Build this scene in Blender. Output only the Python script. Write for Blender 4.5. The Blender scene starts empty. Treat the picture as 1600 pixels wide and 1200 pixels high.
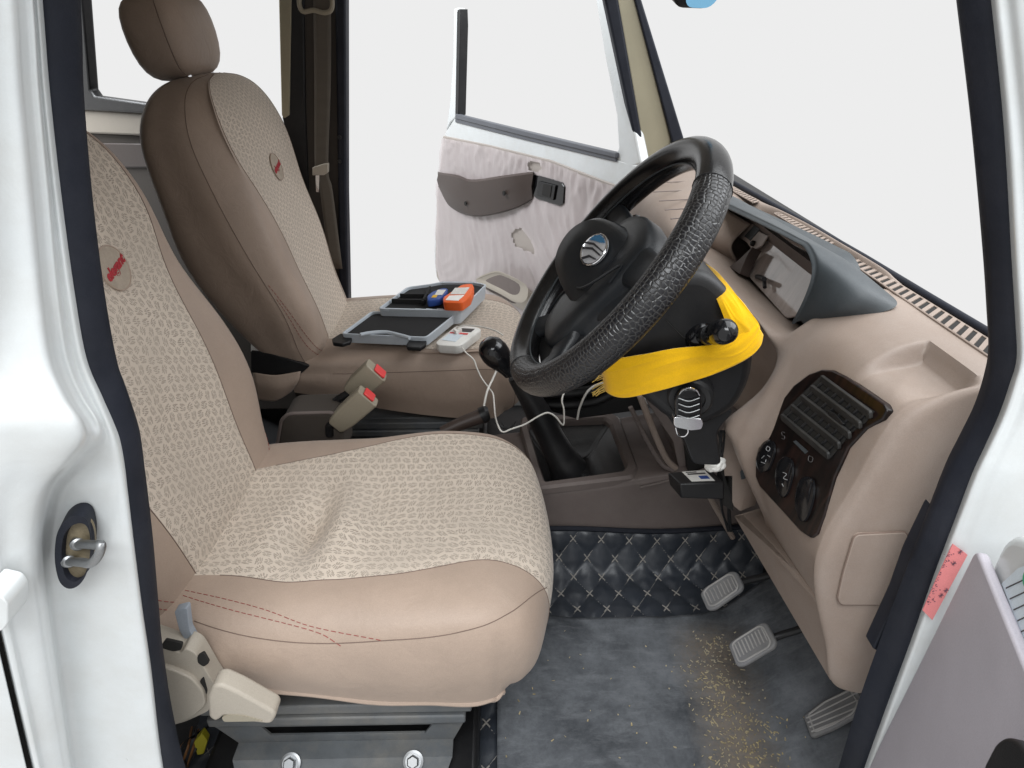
import bpy, bmesh, math, random
from mathutils import Vector as V, Matrix
import numpy as np
random.seed(7)
sc = bpy.context.scene
COL = sc.collection
# ------------------------------------------------------------------ camera
FPX = 1050.0
PITCH = math.atan(555 / FPX)
YAW = math.atan(22 / FPX * math.cos(PITCH))
CAM = V((0.0, -0.91, 1.05))
_cp, _sp, _cy, _sy = math.cos(PITCH), math.sin(PITCH), math.cos(YAW), math.sin(YAW)
FW = V((_sy*_cp, _cy*_cp, -_sp)); UPV = V((_sy*_sp, _cy*_sp, _cp)); RT = V((_cy, -_sy, 0))
cam = bpy.data.cameras.new('camera'); camo = bpy.data.objects.new('camera', cam); COL.objects.link(camo)
cam.sensor_width = 36; cam.lens = 36 * FPX / 1600; cam.clip_start = .02; cam.clip_end = 100
camo.location = CAM
camo.matrix_world = Matrix(((RT.x, UPV.x, -FW.x, CAM.x), (RT.y, UPV.y, -FW.y, CAM.y), (RT.z, UPV.z, -FW.z, CAM.z), (0, 0, 0, 1)))
sc.camera = camo
# ------------------------------------------------------------------ world, lamps, exposure
w = bpy.data.worlds.new('World'); sc.world = w; w.use_nodes = True
bgn = w.node_tree.nodes['Background']; bgn.inputs[0].default_value = (.847, .847, .847, 1); bgn.inputs[1].default_value = 1.0
def area(name, loc, target, size, energy, col=(1, 1, 1)):
    l = bpy.data.lights.new(name, 'AREA'); l.shape = 'SQUARE'; l.size = size; l.energy = energy; l.color = col
    o = bpy.data.objects.new(name, l); COL.objects.link(o); o.location = loc
    o.rotation_euler = (V(target) - V(loc)).to_track_quat('-Z', 'Y').to_euler()
    return o
area('sky_light_door', (-.1, -1.9, 2.9), (-.05, .0, .35), 1.6, 88, (.95, .98, 1))
area('sky_light_overhead', (1.15, .2, 4.3), (.4, .2, .5), 3.4, 125, (.95, .98, 1))
area('sky_light_far_side', (-2.2, 1.45, 2.3), (.1, 1.5, .6), 1.2, 85, (.93, .965, 1))
area('sky_light_windscreen', (3.2, .3, 2.9), (.1, .2, .4), 2.4, 95, (.94, .97, 1))
sc.view_settings.view_transform = 'Standard'; sc.view_settings.look = 'None'; sc.view_settings.exposure = 0; sc.view_settings.gamma = 1
sc.cycles.max_bounces = 8; sc.cycles.diffuse_bounces = 5; sc.cycles.transparent_max_bounces = 12

# ------------------------------------------------------------------ measuring helpers
def ray(px, py):
    return FW + RT * ((px-800)/FPX) + UPV * ((600-py)/FPX)
def U(px, py, x=None, y=None, z=None):
    d = ray(px, py)
    if x is not None: t = (x-CAM.x)/d.x
    elif y is not None: t = (y-CAM.y)/d.y
    else: t = (z-CAM.z)/d.z
    return CAM + d*t
def UPL(px, py, p0, n):
    d = ray(px, py); n = V(n)
    return CAM + d * ((V(p0)-CAM).dot(n) / d.dot(n))

# ------------------------------------------------------------------ mesh helpers
def crv(pts, n, closed=False):
    """Catmull-Rom through pts, n samples per span"""
    P = [V(p) for p in pts]; out = []; m = len(P)
    rng = m if closed else m-1
    for i in range(rng):
        if closed: a, b, c, d = P[(i-1) % m], P[i], P[(i+1) % m], P[(i+2) % m]
        else:
            b, c = P[i], P[i+1]
            a = P[i-1] if i > 0 else b*2-c
            d = P[i+2] if i+2 < m else c*2-b
        for k in range(n):
            t = k/n
            out.append(((b*2) + (c-a)*t + (a*2-b*5+c*4-d)*t*t + (b*3-a-c*3+d)*t**3) * .5)
    if not closed: out.append(P[-1].copy())
    return out
def crgrid(rows, nu, nv, closed_u=False):
    """rows: list of control rows -> dense grid (nv per row span, nu per column span)"""
    R = [crv(r, nu, closed_u) for r in rows]
    m = len(R[0]); cols = [crv([r[j] for r in R], nv) for j in range(m)]
    return [[cols[j][i] for j in range(m)] for i in range(len(cols[0]))]

class MB:
    def __init__(s): s.v = []; s.f = []; s.uv = None; s.mi = []; s.cur = 0
    def _f(s, f): s.f.append(f); s.mi.append(s.cur)
    def grid(s, G, closed_u=False, flip=False, uv=None, capends=False):
        b = len(s.v); m = len(G[0])
        for r in G: s.v += [tuple(p) for p in r]
        if uv is not None:
            if s.uv is None: s.uv = [(0, 0)]*b
            for r in uv: s.uv += list(r)
        for i in range(len(G)-1):
            for j in range(m if closed_u else m-1):
                k = (j+1) % m
                q = [b+i*m+j, b+i*m+k, b+(i+1)*m+k, b+(i+1)*m+j]
                s._f(q[::-1] if flip else q)
        if capends:
            c0 = list(range(b, b+m)); c1 = list(range(b+(len(G)-1)*m, b+len(G)*m))
            s._f(c0 if flip else c0[::-1]); s._f(c1[::-1] if flip else c1)
        return s
    def box(s, c, d, M=None):
        b = len(s.v); c = V(c); hx, hy, hz = d[0]/2, d[1]/2, d[2]/2
        for x in (-hx, hx):
            for y in (-hy, hy):
                for z in (-hz, hz):
                    p = V((x, y, z))
                    p = (M @ p if M is not None else p) + c
                    s.v.append(tuple(p))
        for f in ((0, 1, 3, 2), (4, 6, 7, 5), (0, 4, 5, 1), (2, 3, 7, 6), (0, 2, 6, 4), (1, 5, 7, 3)): s._f([b+i for i in f])
        return s
    def tube(s, path, r, n=10, closed=False, cap=True, flat=None):
        """r: float or list; flat=(dir, ratio) squashes"""
        P = [V(p) for p in path]; m = len(P); b = len(s.v)
        T = []
        for i in range(m):
            if closed: t = P[(i+1) % m]-P[i-1]
            else: t = P[min(i+1, m-1)]-P[max(i-1, 0)]
            T.append(t.normalized() if t.length > 1e-9 else V((0, 0, 1)))
        ref = V((0, 0, 1)) if abs(T[0].z) < .9 else V((0, 1, 0))
        N = (ref - T[0]*ref.dot(T[0])).normalized()
        for i in range(m):
            N = (N - T[i]*N.dot(T[i])).normalized(); B = T[i].cross(N)
            rr = r[i] if isinstance(r, (list, tuple)) else r
            for k in range(n):
                a = 2*math.pi*k/n
                s.v.append(tuple(P[i] + (N*math.cos(a)+B*math.sin(a))*rr))
        for i in range(m if closed else m-1):
            i2 = (i+1) % m
            for k in range(n):
                k2 = (k+1) % n
                s._f([b+i*n+k, b+i*n+k2, b+i2*n+k2, b+i2*n+k])
        if cap and not closed:
            s._f([b+k for k in range(n)][::-1]); s._f([b+(m-1)*n+k for k in range(n)])
        return s
    def prism(s, pts, off):
        """closed polygon pts (3D) extruded by vector off"""
        b = len(s.v); n = len(pts); off = V(off)
        s.v += [tuple(V(p)) for p in pts] + [tuple(V(p)+off) for p in pts]
        s._f(list(range(b, b+n))[::-1]); s._f(list(range(b+n, b+2*n)))
        for i in range(n):
            j = (i+1) % n; s._f([b+i, b+j, b+n+j, b+n+i])
        return s
    def loft(s, loops, caps=(True, True)):
        """list of closed loops with equal counts"""
        G = [list(map(V, l)) for l in loops]
        b = len(s.v); n = len(G[0])
        s.grid(G, closed_u=True)
        if caps[0]: s._f(list(range(b, b+n))[::-1])
        if caps[1]: s._f(list(range(b+(len(G)-1)*n, b+len(G)*n)))
        return s
    def lathe(s, prof, c, axis, n=24):
        """prof: (r, h) list, around axis at c"""
        ax = V(axis).normalized(); ref = V((0, 0, 1)) if abs(ax.z) < .9 else V((1, 0, 0))
        A = (ref-ax*ref.dot(ax)).normalized(); B = ax.cross(A); c = V(c)
        loops = [[c+ax*h+(A*math.cos(2*math.pi*k/n)+B*math.sin(2*math.pi*k/n))*max(r, 1e-5) for k in range(n)] for r, h in prof]
        return s.loft(loops)
    def build(s, name, mat, parent=None, smooth=40, bevel=0, seg=2, thick=0, sub=0, flipfix=True):
        me = bpy.data.meshes.new(name); me.from_pydata(s.v, [], s.f); 
        if s.uv is not None:
            ul = me.uv_layers.new(name='uv'); vi = np.zeros(len(me.loops), dtype=np.int32); me.loops.foreach_get('vertex_index', vi)
            uva = np.array(s.uv + [(0, 0)]*(len(s.v)-len(s.uv)), dtype=np.float32)[vi]; ul.data.foreach_set('uv', uva.ravel())
        for m_ in (mat if isinstance(mat, (list, tuple)) else [mat]): me.materials.append(m_)
        if any(s.mi): me.polygons.foreach_set('material_index', s.mi)
        if flipfix:
            bm = bmesh.new(); bm.from_mesh(me); bmesh.ops.remove_doubles(bm, verts=bm.verts, dist=1e-6); bmesh.ops.recalc_face_normals(bm, faces=bm.faces); bm.to_mesh(me); bm.free()
        o = bpy.data.objects.new(name, me); COL.objects.link(o)
        if smooth:
            me.polygons.foreach_set('use_smooth', [True]*len(me.polygons)); me.set_sharp_from_angle(angle=math.radians(smooth))
        if thick:
            md = o.modifiers.new('thickness', 'SOLIDIFY'); md.thickness = thick; md.offset = 0
        if bevel:
            md = o.modifiers.new('bevel', 'BEVEL'); md.width = bevel; md.segments = seg; md.limit_method = 'ANGLE'; md.angle_limit = math.radians(35); md.harden_normals = False
        if sub:
            md = o.modifiers.new('sub', 'SUBSURF'); md.levels = sub; md.render_levels = sub
        setpar(o, parent)
        return o
def setpar(o, parent):
    if parent is None: return
    o.parent = parent
    if parent.type == 'EMPTY': o.matrix_parent_inverse = Matrix.Translation(-parent.location)
def thing(name, label, cat, loc=(0, 0, 0), group=None):
    o = bpy.data.objects.new(name, None); COL.objects.link(o); o.empty_display_size = .05; o.location = loc
    o['label'] = label; o['category'] = cat; o['kind'] = 'thing'
    if group: o['group'] = group
    return o
def tag(o, label, cat, group=None, kind=None):
    o['label'] = label; o['category'] = cat
    if group: o['group'] = group
    if kind: o['kind'] = kind
    return o
def text_mesh(name, body, size, M, mat, parent, extrude=.0004, shear=0, bold=0, align='CENTER'):
    c = bpy.data.curves.new(name, 'FONT'); c.body = body; c.size = size; c.align_x = align; c.align_y = 'CENTER'; c.extrude = extrude; c.shear = shear; c.offset = bold
    t = bpy.data.objects.new(name+'_tmp', c); COL.objects.link(t)
    dg = bpy.context.evaluated_depsgraph_get(); me = bpy.data.meshes.new_from_object(t.evaluated_get(dg))
    bpy.data.objects.remove(t); me.transform(M); me.materials.clear(); me.materials.append(mat); me.name = name
    o = bpy.data.objects.new(name, me); COL.objects.link(o); setpar(o, parent)
    return o
def frame(o, xd, nd):
    """matrix: local x along xd, local z along nd, origin o"""
    X = V(xd).normalized(); N = V(nd); N = (N - X*N.dot(X)).normalized(); Y = N.cross(X)
    return Matrix(((X.x, Y.x, N.x, o[0]), (X.y, Y.y, N.y, o[1]), (X.z, Y.z, N.z, o[2]), (0, 0, 0, 1)))
def rrect(w, h, r, n=5):
    pts = []
    for cx, cy, a0 in ((w/2-r, h/2-r, 0), (-w/2+r, h/2-r, 90), (-w/2+r, -h/2+r, 180), (w/2-r, -h/2+r, 270)):
        for k in range(n+1):
            a = math.radians(a0+90*k/n); pts.append((cx+r*math.cos(a), cy+r*math.sin(a)))
    return pts
def on(M, pts, z=0):
    return [M @ V((p[0], p[1], z if len(p) < 3 else p[2])) for p in pts]
def roundpoly(pts, r, n=4):
    """round the corners of a planar polygon of 3D points"""
    P = [V(p) for p in pts]; out = []; m = len(P)
    for i in range(m):
        a, b, c = P[i-1], P[i], P[(i+1) % m]
        d1 = (a-b); d2 = (c-b); rr = min(r if not isinstance(r, (list, tuple)) else r[i], d1.length*.45, d2.length*.45)
        p = b+d1.normalized()*rr; q = b+d2.normalized()*rr
        for k in range(n+1):
            t = k/n; out.append(p*(1-t)**2+b*2*t*(1-t)+q*t*t)
    return out

# ------------------------------------------------------------------ materials
class NT:
    def __init__(s, m): s.t = m.node_tree; s.N = s.t.nodes; s.L = s.t.links
    def n(s, ty, ins=None, **kw):
        nd = s.N.new(ty)
        for k, v in kw.items(): setattr(nd, k, v)
        for k, v in (ins or {}).items():
            if isinstance(v, bpy.types.NodeSocket): s.L.new(v, nd.inputs[k])
            else: nd.inputs[k].default_value = v
        return nd
    def math(s, op, a, b=None, c=None, clamp=False):
        nd = s.N.new('ShaderNodeMath'); nd.operation = op; nd.use_clamp = clamp
        for i, v in enumerate((a, b, c)):
            if v is None: continue
            if isinstance(v, bpy.types.NodeSocket): s.L.new(v, nd.inputs[i])
            else: nd.inputs[i].default_value = v
        return nd.outputs[0]
    def vm(s, op, a, b=None, scale=None):
        nd = s.N.new('ShaderNodeVectorMath'); nd.operation = op
        for i, v in enumerate((a, b)):
            if v is None: continue
            if isinstance(v, bpy.types.NodeSocket): s.L.new(v, nd.inputs[i])
            else: nd.inputs[i].default_value = v
        if scale is not None:
            if isinstance(scale, bpy.types.NodeSocket): s.L.new(scale, nd.inputs['Scale'])
            else: nd.inputs['Scale'].default_value = scale
        return nd
    def mix(s, f, a, b, mode='MIX'):
        nd = s.N.new('ShaderNodeMix'); nd.data_type = 'RGBA'; nd.blend_type = mode
        for k, v in ((0, f), (6, a), (7, b)):
            if isinstance(v, bpy.types.NodeSocket): s.L.new(v, nd.inputs[k])
            else: nd.inputs[k].default_value = v if k == 0 or len(v) == 4 else (*v, 1)
        return nd.outputs[2]
    def ramp(s, f, a, b):
        nd = s.N.new('ShaderNodeMapRange'); nd.clamp = True; s.L.new(f, nd.inputs[0])
        nd.inputs[1].default_value = a; nd.inputs[2].default_value = b; return nd.outputs[0]
def srgb(r, g, b):
    f = lambda c: (c/255/12.92 if c/255 <= .04045 else ((c/255+.055)/1.055)**2.4)
    return (f(r), f(g), f(b))
def mat(name, col,  rough=.5, var=.12, vs=6, bump=.0, bs=900, metal=0, dust=0, dustcol=(.45, .42, .38), coat=0, spec=.5, stretch=None, rv=.1, sheen=0, bdist=.0006, wr=0, sp=.22, chips=0):
    m = bpy.data.materials.new(name); m.use_nodes = True; t = NT(m); b = t.N['Principled BSDF']
    co = t.n('ShaderNodeTexCoord').outputs['Object']
    if stretch: co = t.n('ShaderNodeMapping', {0: co, 'Scale': stretch}).outputs[0]
    n1 = t.n('ShaderNodeTexNoise', {'Vector': co, 'Scale': vs, 'Detail': 6, 'Roughness': .65}).outputs[0]
    c2 = tuple(max(0, x*(1-var)) for x in col); c3 = tuple(min(1, x*(1+var)) for x in col)
    c = t.mix(t.ramp(n1, .3, .7), c2, c3)
    if dust:
        n2 = t.n('ShaderNodeTexNoise', {'Vector': co, 'Scale': 14, 'Detail': 8, 'Roughness': .7}).outputs[0]
        c = t.mix(t.math('MULTIPLY', t.ramp(n2, .42, .72), dust), c, dustcol)
    if chips:
        nc = t.n('ShaderNodeTexNoise', {'Vector': co, 'Scale': 46, 'Detail': 4, 'Roughness': .7}).outputs[0]
        c = t.mix(t.math('MULTIPLY', t.ramp(nc, .735, .765), chips), c, (.16, .15, .13))
    n5 = t.n('ShaderNodeTexNoise', {'Vector': co, 'Scale': 700, 'Detail': 3, 'Roughness': .8}).outputs[0]
    c = t.mix(1.0, c, t.n('ShaderNodeCombineXYZ', {i: t.math('MULTIPLY_ADD', n5, 2*sp, 1-sp) for i in range(3)}).outputs[0], 'MULTIPLY')
    t.L.new(c, b.inputs['Base Color'])
    r = t.math('MULTIPLY_ADD', n1, 2*rv, rough-rv, clamp=True); t.L.new(r, b.inputs['Roughness'])
    b.inputs['Metallic'].default_value = metal; b.inputs['Coat Weight'].default_value = coat; b.inputs['Coat Roughness'].default_value = .1
    b.inputs['Specular IOR Level'].default_value = spec
    if sheen: b.inputs['Sheen Weight'].default_value = sheen
    nrm = None
    if wr:
        n4 = t.n('ShaderNodeTexNoise', {'Vector': co, 'Scale': 22, 'Detail': 4, 'Roughness': .55, 'Distortion': .9}).outputs[0]
        nrm = t.n('ShaderNodeBump', {'Height': n4, 'Strength': wr, 'Distance': .006}).outputs[0]
        t.L.new(nrm, b.inputs['Normal'])
    if bump:
        n3 = t.n('ShaderNodeTexNoise', {'Vector': co, 'Scale': bs, 'Detail': 2}).outputs[0]
        bp = t.n('ShaderNodeBump', {'Height': n3, 'Strength': bump, 'Distance': bdist}); (t.L.new(nrm, bp.inputs['Normal']) if nrm else None); t.L.new(bp.outputs[0], b.inputs['Normal'])
    return m
def leaf_fabric(name, base, ink, cell=.0168):
    m = bpy.data.materials.new(name); m.use_nodes = True; t = NT(m); b = t.N['Principled BSDF']
    uv = t.n('ShaderNodeUVMap').outputs[0]
    obj = t.n('ShaderNodeTexCoord').outputs['Object']
    wob = t.n('ShaderNodeTexNoise', {'Vector': uv, 'Scale': 40.0, 'Detail': 1}).outputs['Color']
    uvw = t.vm('ADD', uv, t.vm('SCALE', t.vm('SUBTRACT', wob, (.5, .5, .5)).outputs[0], scale=.010).outputs[0]).outputs[0]
    p = t.vm('SCALE', uvw, scale=1/cell).outputs[0]
    sp = t.n('ShaderNodeSeparateXYZ', {0: p})
    row = t.math('FLOOR', sp.outputs[1]); odd = t.math('MULTIPLY', t.math('FLOORED_MODULO', row, 2.0), .5)
    xs = t.math('ADD', sp.outputs[0], odd); colm = t.math('FLOOR', xs)
    lx = t.math('SUBTRACT', t.math('FRACT', xs), .5); ly = t.math('SUBTRACT', t.math('FRACT', sp.outputs[1]), .5)
    cid = t.n('ShaderNodeCombineXYZ', {0: colm, 1: row}).outputs[0]
    wn = t.n('ShaderNodeTexWhiteNoise', {'Vector': cid}, noise_dimensions='2D').outputs['Value']
    # each cell turns its motif one way or another
    ang = t.math('MULTIPLY_ADD', wn, 5.6, .2)
    loc = t.n('ShaderNodeCombineXYZ', {0: lx, 1: ly}).outputs[0]
    q = t.n('ShaderNodeVectorRotate', {'Vector': loc, 'Angle': ang}, rotation_type='Z_AXIS').outputs[0]
    q = t.vm('SCALE', q, scale=.88).outputs[0]
    segs = [((-.34, -.12), (-.22, .14)), ((-.16, .0), (-.10, .30)), ((.0, .06), (.02, .36)), ((.13, .0), (.2, .28)), ((.25, -.1), (.36, .12)),
            ((-.2, -.32), (-.12, -.14)), ((.0, -.36), (.02, -.12)), ((.15, -.3), (.14, -.14))]
    dmin = None
    for a, c in segs:
        ba = (c[0]-a[0], c[1]-a[1], 0); L2 = ba[0]**2+ba[1]**2
        pa = t.vm('SUBTRACT', q, (a[0], a[1], 0)).outputs[0]
        h = t.math('DIVIDE', t.vm('DOT_PRODUCT', pa, ba).outputs['Value'], L2, clamp=True)
        bh = t.vm('SCALE', ba, scale=h).outputs[0]
        d = t.vm('LENGTH', t.vm('SUBTRACT', pa, bh).outputs[0]).outputs['Value']
        dmin = d if dmin is None else t.math('MINIMUM', dmin, d)
    ink_m = t.math('SUBTRACT', 1.0, t.ramp(dmin, .022, .068))
    n1 = t.n('ShaderNodeTexNoise', {'Vector': uv, 'Scale': 9.0, 'Detail': 6, 'Roughness': .6}).outputs[0]
    fade = t.math('MULTIPLY', ink_m, t.math('MULTIPLY_ADD', n1, .9, .25, clamp=True))
    weave = t.n('ShaderNodeTexNoise', {'Vector': t.vm('MULTIPLY', uv, (1, 2.2, 1)).outputs[0], 'Scale': 900.0, 'Detail': 1}).outputs[0]
    bc = t.mix(t.ramp(n1, .3, .7), tuple(x*.9 for x in base), tuple(min(1, x*1.07) for x in base))
    bc = t.mix(t.math('MULTIPLY', t.ramp(weave, .4, .75), .22), bc, tuple(x*.62 for x in base))
    c = t.mix(fade, bc, ink)
    t.L.new(c, b.inputs['Base Color']); b.inputs['Roughness'].default_value = .85; b.inputs['Sheen Weight'].default_value = .15
    b.inputs['Specular IOR Level'].default_value = .25
    hh = t.math('SUBTRACT', t.math('MULTIPLY', weave, .5), t.math('MULTIPLY', ink_m, .35))
    big = t.n('ShaderNodeTexNoise', {'Vector': uv, 'Scale': 14.0, 'Detail': 3}).outputs[0]
    bp2 = t.n('ShaderNodeBump', {'Height': big, 'Strength': .18, 'Distance': .008})
    bp = t.n('ShaderNodeBump', {'Height': hh, 'Strength': .35, 'Distance': .0006, 'Normal': bp2.outputs[0]}); t.L.new(bp.outputs[0], b.inputs['Normal'])
    return m
M = {}
M['leaf'] = leaf_fabric('leaf_print_fabric', (.62, .535, .45), (.25, .205, .165))
M['leather'] = mat('tan_seat_cover', (.375, .285, .225), .56, .10, 5, .35, 650, sheen=.12, spec=.5, wr=.28, dust=.16, dustcol=(.25, .19, .15))
M['white'] = mat('white_body_paint', (.62, .645, .65), .3, .03, 3, coat=.4, rv=.08, dust=.35, dustcol=(.50, .49, .46), sp=.05, wr=.10, chips=.6)
M['seal'] = mat('rubber_seal', (.009, .011, .018), .62, .2, 8, .3, 700, dust=.08, dustcol=(.12, .12, .14), spec=.28)
M['dash'] = mat('beige_dash_plastic', (.275, .215, .178), .5, .08, 4, .4, 1500, wr=.12, dust=.3, dustcol=(.34, .295, .265), spec=.5)
M['console'] = mat('brown_console_plastic', (.15, .122, .112), .55, .1, 5, .3, 1100, dust=.2, dustcol=(.24, .21, .19), spec=.35)
M['beige'] = mat('beige_trim_plastic', (.38, .34, .285), .5, .06, 5, .2, 1100, spec=.4)
M['khaki'] = mat('khaki_trim', (.30, .27, .19), .6, .08, 5, .2, 900)
M['black'] = mat('black_plastic', (.010, .010, .011), .42, .2, 6, .4, 900, spec=.35, dust=.08, dustcol=(.10, .095, .09))
M['blackgloss'] = mat('black_gloss_plastic', (.006, .006, .007), .13, .2, 6, rv=.06, spec=.45, dust=.05, dustcol=(.08, .08, .08))
M['hood'] = mat('slate_hood_plastic', (.042, .050, .056), .55, .1, 6, .35, 1000, dust=.15, dustcol=(.16, .17, .17))
M['foam'] = mat('black_foam', (.016, .016, .017), .95, .2, 30, .5, 500)
M['steel'] = mat('zinc_steel', (.30, .31, .32), .45, .15, 20, metal=1, dust=.2, dustcol=(.3, .26, .2))
M['chrome'] = mat('chrome', (.8, .8, .82), .12, .05, 10, metal=1, rv=.05)
M['paintgrey'] = mat('grey_painted_steel', (.10, .108, .115), .5, .25, 9, .2, 200, dust=.5, dustcol=(.2, .18, .15))
M['yellow'] = mat('yellow_cloth', (.76, .43, .008), .95, .10, 16, .6, 1100, sheen=.25, spec=.08)
M['orange'] = mat('orange_rubber', (.85, .13, .015), .5, .06, 8)
M['blue'] = mat('blue_rubber', (.02, .07, .30), .5, .1, 8)
M['greyplastic'] = mat('pale_grey_plastic', (.52, .57, .62), .4, .05, 8, .1, 800)
M['whiteplastic'] = mat('white_plastic', (.82, .81, .77), .4, .03, 8)
M['red'] = mat('red_button', (.72, .05, .05), .4, .08, 8)
M['redthread'] = mat('red_thread', (.26, .05, .042), .8, .1, 60)
M['tanthread'] = mat('brown_thread', (.24, .16, .12), .8, .1, 60)
M['darkseam'] = mat('dark_seam', (.17, .12, .095), .85, .1, 60)
M['redtext'] = mat('red_embroidery', (.40, .03, .04), .8, .15, 80, .6, 700)
M['print'] = mat('print_ink', (.03, .03, .04), .7, .1)
M['whiteprint'] = mat('white_print', (.30, .30, .30), .6, .05)
M['greyprint'] = mat('grey_print', (.055, .05, .05), .6, .05)
M['mauve'] = mat('mauve_door_trim', (.36, .32, .29), .5, .06, 6, .25, 900)
M['brownarm'] = mat('brown_armrest', (.05, .034, .028), .5, .12, 6, .3, 900)
M['webbing'] = mat('belt_webbing', (.10, .085, .068), .8, .1, 10, .6, 600, stretch=(1, 1, 4))
M['buckle'] = mat('olive_buckle_plastic', (.30, .265, .20), .5, .06, 8, .2, 900)
M['velour'] = mat('dark_brown_trim', (.055, .045, .037), .8, .12, 6, .3, 600)
M['pink'] = mat('pink_paper', (.70, .22, .22), .6, .05)
M['paper'] = mat('pale_blue_paper', (.66, .74, .80), .6, .04)
M['green'] = mat('green_print', (.05, .40, .2), .6, .04)
M['void'] = mat('hole_gap_shade', (.012, .011, .010), .9, .1)  # near-black colour standing in for shade inside holes and gaps
M['grey'] = mat('grey_liner', (.28, .31, .35), .8, .1, 20, .3, 600)
M['wire'] = mat('white_cable', (.74, .72, .67), .45, .04)
M['ventgrey'] = mat('grey_louver_plastic', (.018, .0175, .017), .5, .15, 8, .2, 900, spec=.35, dust=.3, dustcol=(.085, .078, .07))
M['bracket'] = mat('pale_bracket', (.42, .36, .33), .4, .2, 20)
M['stripgrey'] = mat('grey_wiper_rubber', (.10, .105, .12), .5, .1, 8)
M['mauvesmooth'] = mat('mauve_film_trim', (.45, .425, .465), .38, .08, 5, .15, 700)
M['copper'] = mat('brown_wire', (.16, .07, .02), .5)
M['wheelblack'] = mat('smooth_black_leather', (.007, .007, .008), .17, .15, 8, .3, 600, rv=.08, spec=.4, dust=.10, dustcol=(.09, .085, .08))
M['hubblack'] = mat('black_hub_plastic', (.009, .011, .014), .38, .15, 6, .5, 900, spec=.35, dust=.25, dustcol=(.05, .047, .043))
M['bootleather'] = mat('black_boot_leather', (.009, .009, .010), .42, .2, 10, .4, 350, dust=.15, dustcol=(.07, .065, .06), bdist=.001)
M['quilt'] = mat('quilted_black_leatherette', (.024, .029, .038), .42, .2, 8, .4, 400, dust=.15, dustcol=(.11, .11, .11))
M['palethread'] = mat('pale_thread', (.25, .235, .215), .85, .25, 30)
M['pedal'] = mat('grey_pedal_rubber', (.15, .15, .155), .7, .15, 12, .3, 400, dust=.3, dustcol=(.25, .23, .2))
M['pedal2'] = mat('worn_pedal_rib', (.30, .29, .28), .6, .15, 20)
M['lcd'] = mat('grey_display', (.62, .60, .56), .25, .06, 20)
M['tint'] = mat('tinted_glass', (.02, .025, .025), .05, .02, rv=.02); M['tint'].node_tree.nodes['Principled BSDF'].inputs['Alpha'].default_value = .88
M['stampink'] = mat('faded_stamp_ink', (.16, .07, .10), .7, .3, 60)
M['badge'] = mat('silver_badge', (.72, .73, .76), .3, .05, 10, metal=.5)
M['chaff'] = mat('dry_yellow_chaff', (.31, .25, .13), .8, .75, 130, dust=.8, dustcol=(.46, .42, .34))
# ------------------------------------------------------------------ seats
def surf(G, i, j):
    i = max(0, min(len(G)-1.001, i)); j = max(0, min(len(G[0])-1.001, j)); a, b = int(i), int(j); u, v = i-a, j-b
    p = (G[a][b]*(1-v)+G[a][b+1]*v)*(1-u)+(G[a+1][b]*(1-v)+G[a+1][b+1]*v)*u
    n = (G[a][b+1]-G[a][b]).cross(G[a+1][b]-G[a][b])
    return p, (n.normalized() if n.length > 1e-12 else V((0, 0, 1)))
def stitch(name, G, ij, mat_, parent, r=.0009, dash=.006, sgn=1, off=.0004, n=14):
    """a row of stitches laid on surface G along control (i,j) positions"""
    c = crv([V((a, b, 0)) for a, b in ij], n); P = []
    for q in c:
        p, nn = surf(G, q.x, q.y); P.append(p+nn*sgn*off)
    mb = MB(); acc = 0; cur = [P[0]]; on_ = True
    for a, b in zip(P[:-1], P[1:]):
        L = (b-a).length
        k = max(1, int(L/.0015))
        for t in range(1, k+1):
            p = a+(b-a)*(t/k); acc += L/k
            cur.append(p)
            if acc > (dash if on_ else dash*.35):
                if on_ and len(cur) > 1: mb.tube([cur[0], cur[len(cur)//2], cur[-1]], r, 5)
                cur = [p]; acc = 0; on_ = not on_
    if mb.v: return mb.build(name, mat_, parent)
def seam(name, P, mat_, parent, r=.0012):
    return MB().tube(P, r, 6).build(name, mat_, parent)

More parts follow.
